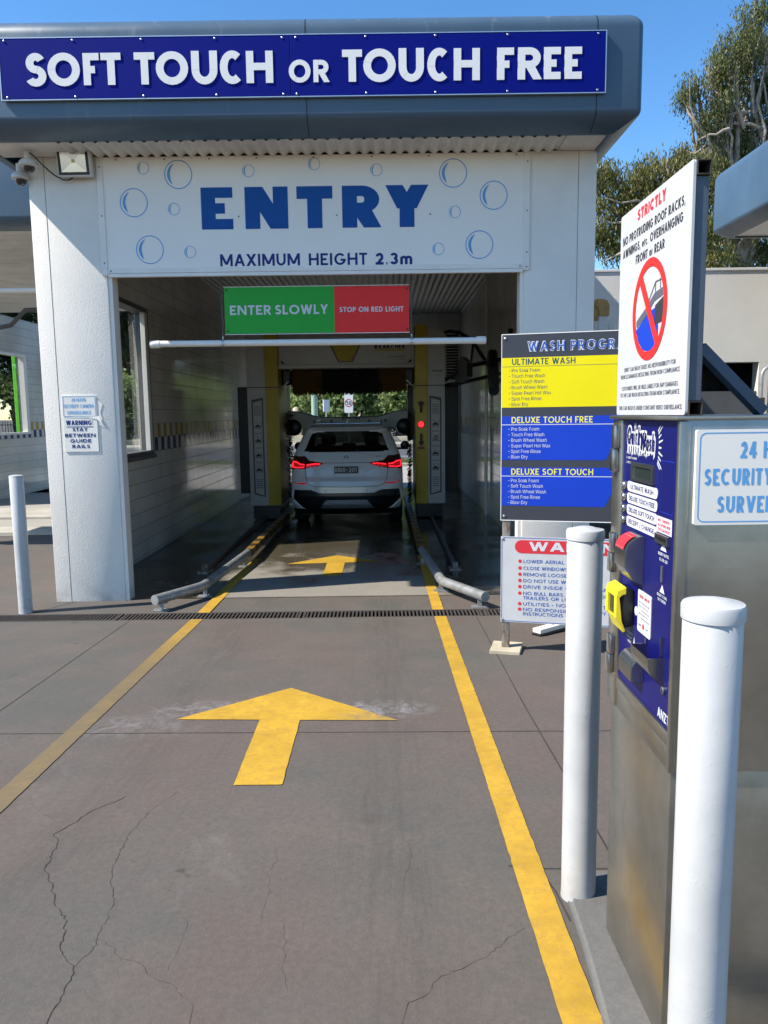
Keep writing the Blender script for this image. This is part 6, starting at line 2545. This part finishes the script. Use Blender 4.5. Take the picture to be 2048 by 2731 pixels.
gum('eucalyptus_tree', 'tall eucalyptus with pale bare branches rising past the top right corner', (15.2, 33, 0), (15.0, 33, 7.5),
    [bl(14.75, 32, 17.0, .75), bl(14.0, 32, 16.0, .70), bl(13.45, 32, 15.6, .6), bl(14.6, 32.5, 15.9, .75), bl(13.1, 32, 14.9, .55), bl(13.7, 32.5, 14.9, .7), bl(12.45, 32, 14.5, .42), bl(15.3, 33, 14.8, .8),
     bl(13.4, 32, 13.9, .55), bl(14.3, 33, 13.7, .8), bl(12.95, 32, 13.1, .42), bl(13.6, 32.5, 12.7, .65), bl(15.4, 33, 13.0, 1.0), bl(14.6, 33, 12.1, .9), bl(13.3, 32, 11.9, .6), bl(14.1, 32, 11.0, .8),
     bl(15.6, 33, 10.6, 1.0), bl(13.4, 32, 10.4, .65), bl(14.7, 32, 9.4, .8), bl(13.3, 32, 8.9, .6), bl(13.9, 32, 8.1, .6), bl(15.5, 33, 8.2, .8), bl(13.3, 32, 7.4, .55), bl(14.6, 32, 7.2, .6), bl(15.5, 34, 16.5, 1.0),
     bl(16.6, 33, 15.0, 1.3), bl(16.8, 33, 12.0, 1.3), bl(16.6, 33, 9.0, 1.2), bl(12.1, 32, 14.2, .3), bl(13.0, 32, 6.6, .5), bl(15.2, 32, 6.8, .6)],
    'gum', 1150, [((14.6, 32, 13.4), (12.2, 32, 13.1)), ((15.0, 32, 12.8), (12.4, 32, 13.4)), ((14.4, 32, 12.8), (12.9, 32, 14.9)), ((14.8, 31.5, 10.5), (13.2, 31.5, 8.4)), ((13.6, 31.5, 12.6), (12.4, 31.5, 12.2)), ((15, 32, 11), (15.1, 32, 15.5))])
gum('eucalyptus_tree', 'lower spreading eucalyptus just right of the wash bay roof', (10.6, 27, 0), (9.6, 27, 6.2),
    [bl(10.15, 26, 10.0, .45), bl(9.75, 26, 9.85, .5), bl(9.3, 26, 9.65, .5), bl(8.85, 26, 9.5, .5), bl(8.4, 26, 9.3, .45), bl(8.0, 26, 8.95, .42), bl(7.5, 26, 9.45, .42), bl(7.1, 26, 9.3, .42), bl(9.9, 26, 9.1, .6),
     bl(9.2, 26, 8.9, .55), bl(8.5, 26, 8.65, .5), bl(7.75, 26, 8.6, .5), bl(7.1, 26, 8.6, .45), bl(10.4, 26, 8.9, .6), bl(9.3, 26, 8.1, .6), bl(8.5, 26, 8.0, .5), bl(7.6, 26, 7.8, .45), bl(7.0, 26, 7.7, .4), bl(10.2, 26, 7.8, .7),
     bl(7.5, 26, 7.15, .3), bl(8.7, 26, 7.2, .5), bl(9.6, 26, 6.9, .6), bl(10.6, 26, 6.7, .7), bl(10.3, 27, 9.4, .6), bl(9.6, 27, 8.3, .7), bl(11.0, 27, 7.6, .7)],
    'gum2', 1300, [((9.2, 25.5, 8.2), (7.2, 25.5, 8.5)), ((8.8, 25.5, 7.5), (7.0, 25.5, 7.9)), ((8.8, 25.5, 7.4), (7.1, 25.5, 6.5)), ((9.6, 25.5, 6.8), (11.0, 25.5, 6.4))])


def street_tree(label, base, h, spread, mat, n_per, low=1.2, name='street_tree'):
    t = thing(name, label, 'tree', base, group='trees across the street')
    x, y, z = base
    mb = MB()
    fork = (x + .2, y, z + low + h * .12)
    limb(mb, base, fork, .30, .2, .05)
    bs = []
    for k in range(9):
        a = 6.283 * k / 9 + random.random()
        rr = spread * random.uniform(.25, .7)
        zc = z + low + h * random.uniform(.15, .85)
        c = (x + rr * math.cos(a), y + rr * math.sin(a), zc)
        s_ = spread * random.uniform(.38, .58)
        bs.append((c, (s_, s_, s_ * .8)))
        limb(mb, fork, c, .12, .03, .1)
    mb.build('trunk', 'bark_dark', t, smooth=60)
    leaf_mesh('crown', bs, n_per, .34, mat, t, clump=.45, narrow=.55)
    return t


T0 = street_tree('tall dark tree across the street behind the speed sign', (1.5, 55, .1), 9, 4.2, 'leaf_dark', 900)
T1 = street_tree('light leaved tree across the street left of the speed sign', (-3.6, 50, .1), 4.0, 2.4, 'leaf_bright', 1500, .7)
T2 = street_tree('light leaved bushy tree across the street right of the speed sign', (1.0, 50.5, .1), 4.0, 2.2, 'leaf_bright', 1500, .6)
LB = ('tall dark tree across the street over the left gantry column', 'dark tree across the street seen through the bay window', 'dark tree farther left seen through the bay window', 'dark tree across the street at the far left window',
      'outermost dark tree across the street on the left', 'dark tree across the street behind the right gantry column', 'dark tree across the street past the right wall')
for k, (x, y, s_) in enumerate(((-5.8, 56, 1.0), (-13, 53, .95), (-19, 54, 1.05), (-25, 53, 1.0), (-33, 54, 1.1), (6, 54, 1.05), (13, 55, 1.1))):
    r = dup(T0, (x, y, .1), rz=k * 1.3 + .5, label=LB[k])
    r.scale = (s_, s_, s_ * (1.0 + .06 * (k % 3)))
for k, (x, y, lab) in enumerate(((-10.5, 50.5, 'light leaved tree seen through the bay window'), (-16.5, 50, 'light leaved tree seen through the bay window beside dark trees'), (-30, 50, 'light leaved tree at the far left window'), (6.5, 50.5, 'light leaved tree hidden behind the right gantry column'))):
    dup(T1, (x, y, .1), rz=1 + k * 1.7, label=lab)
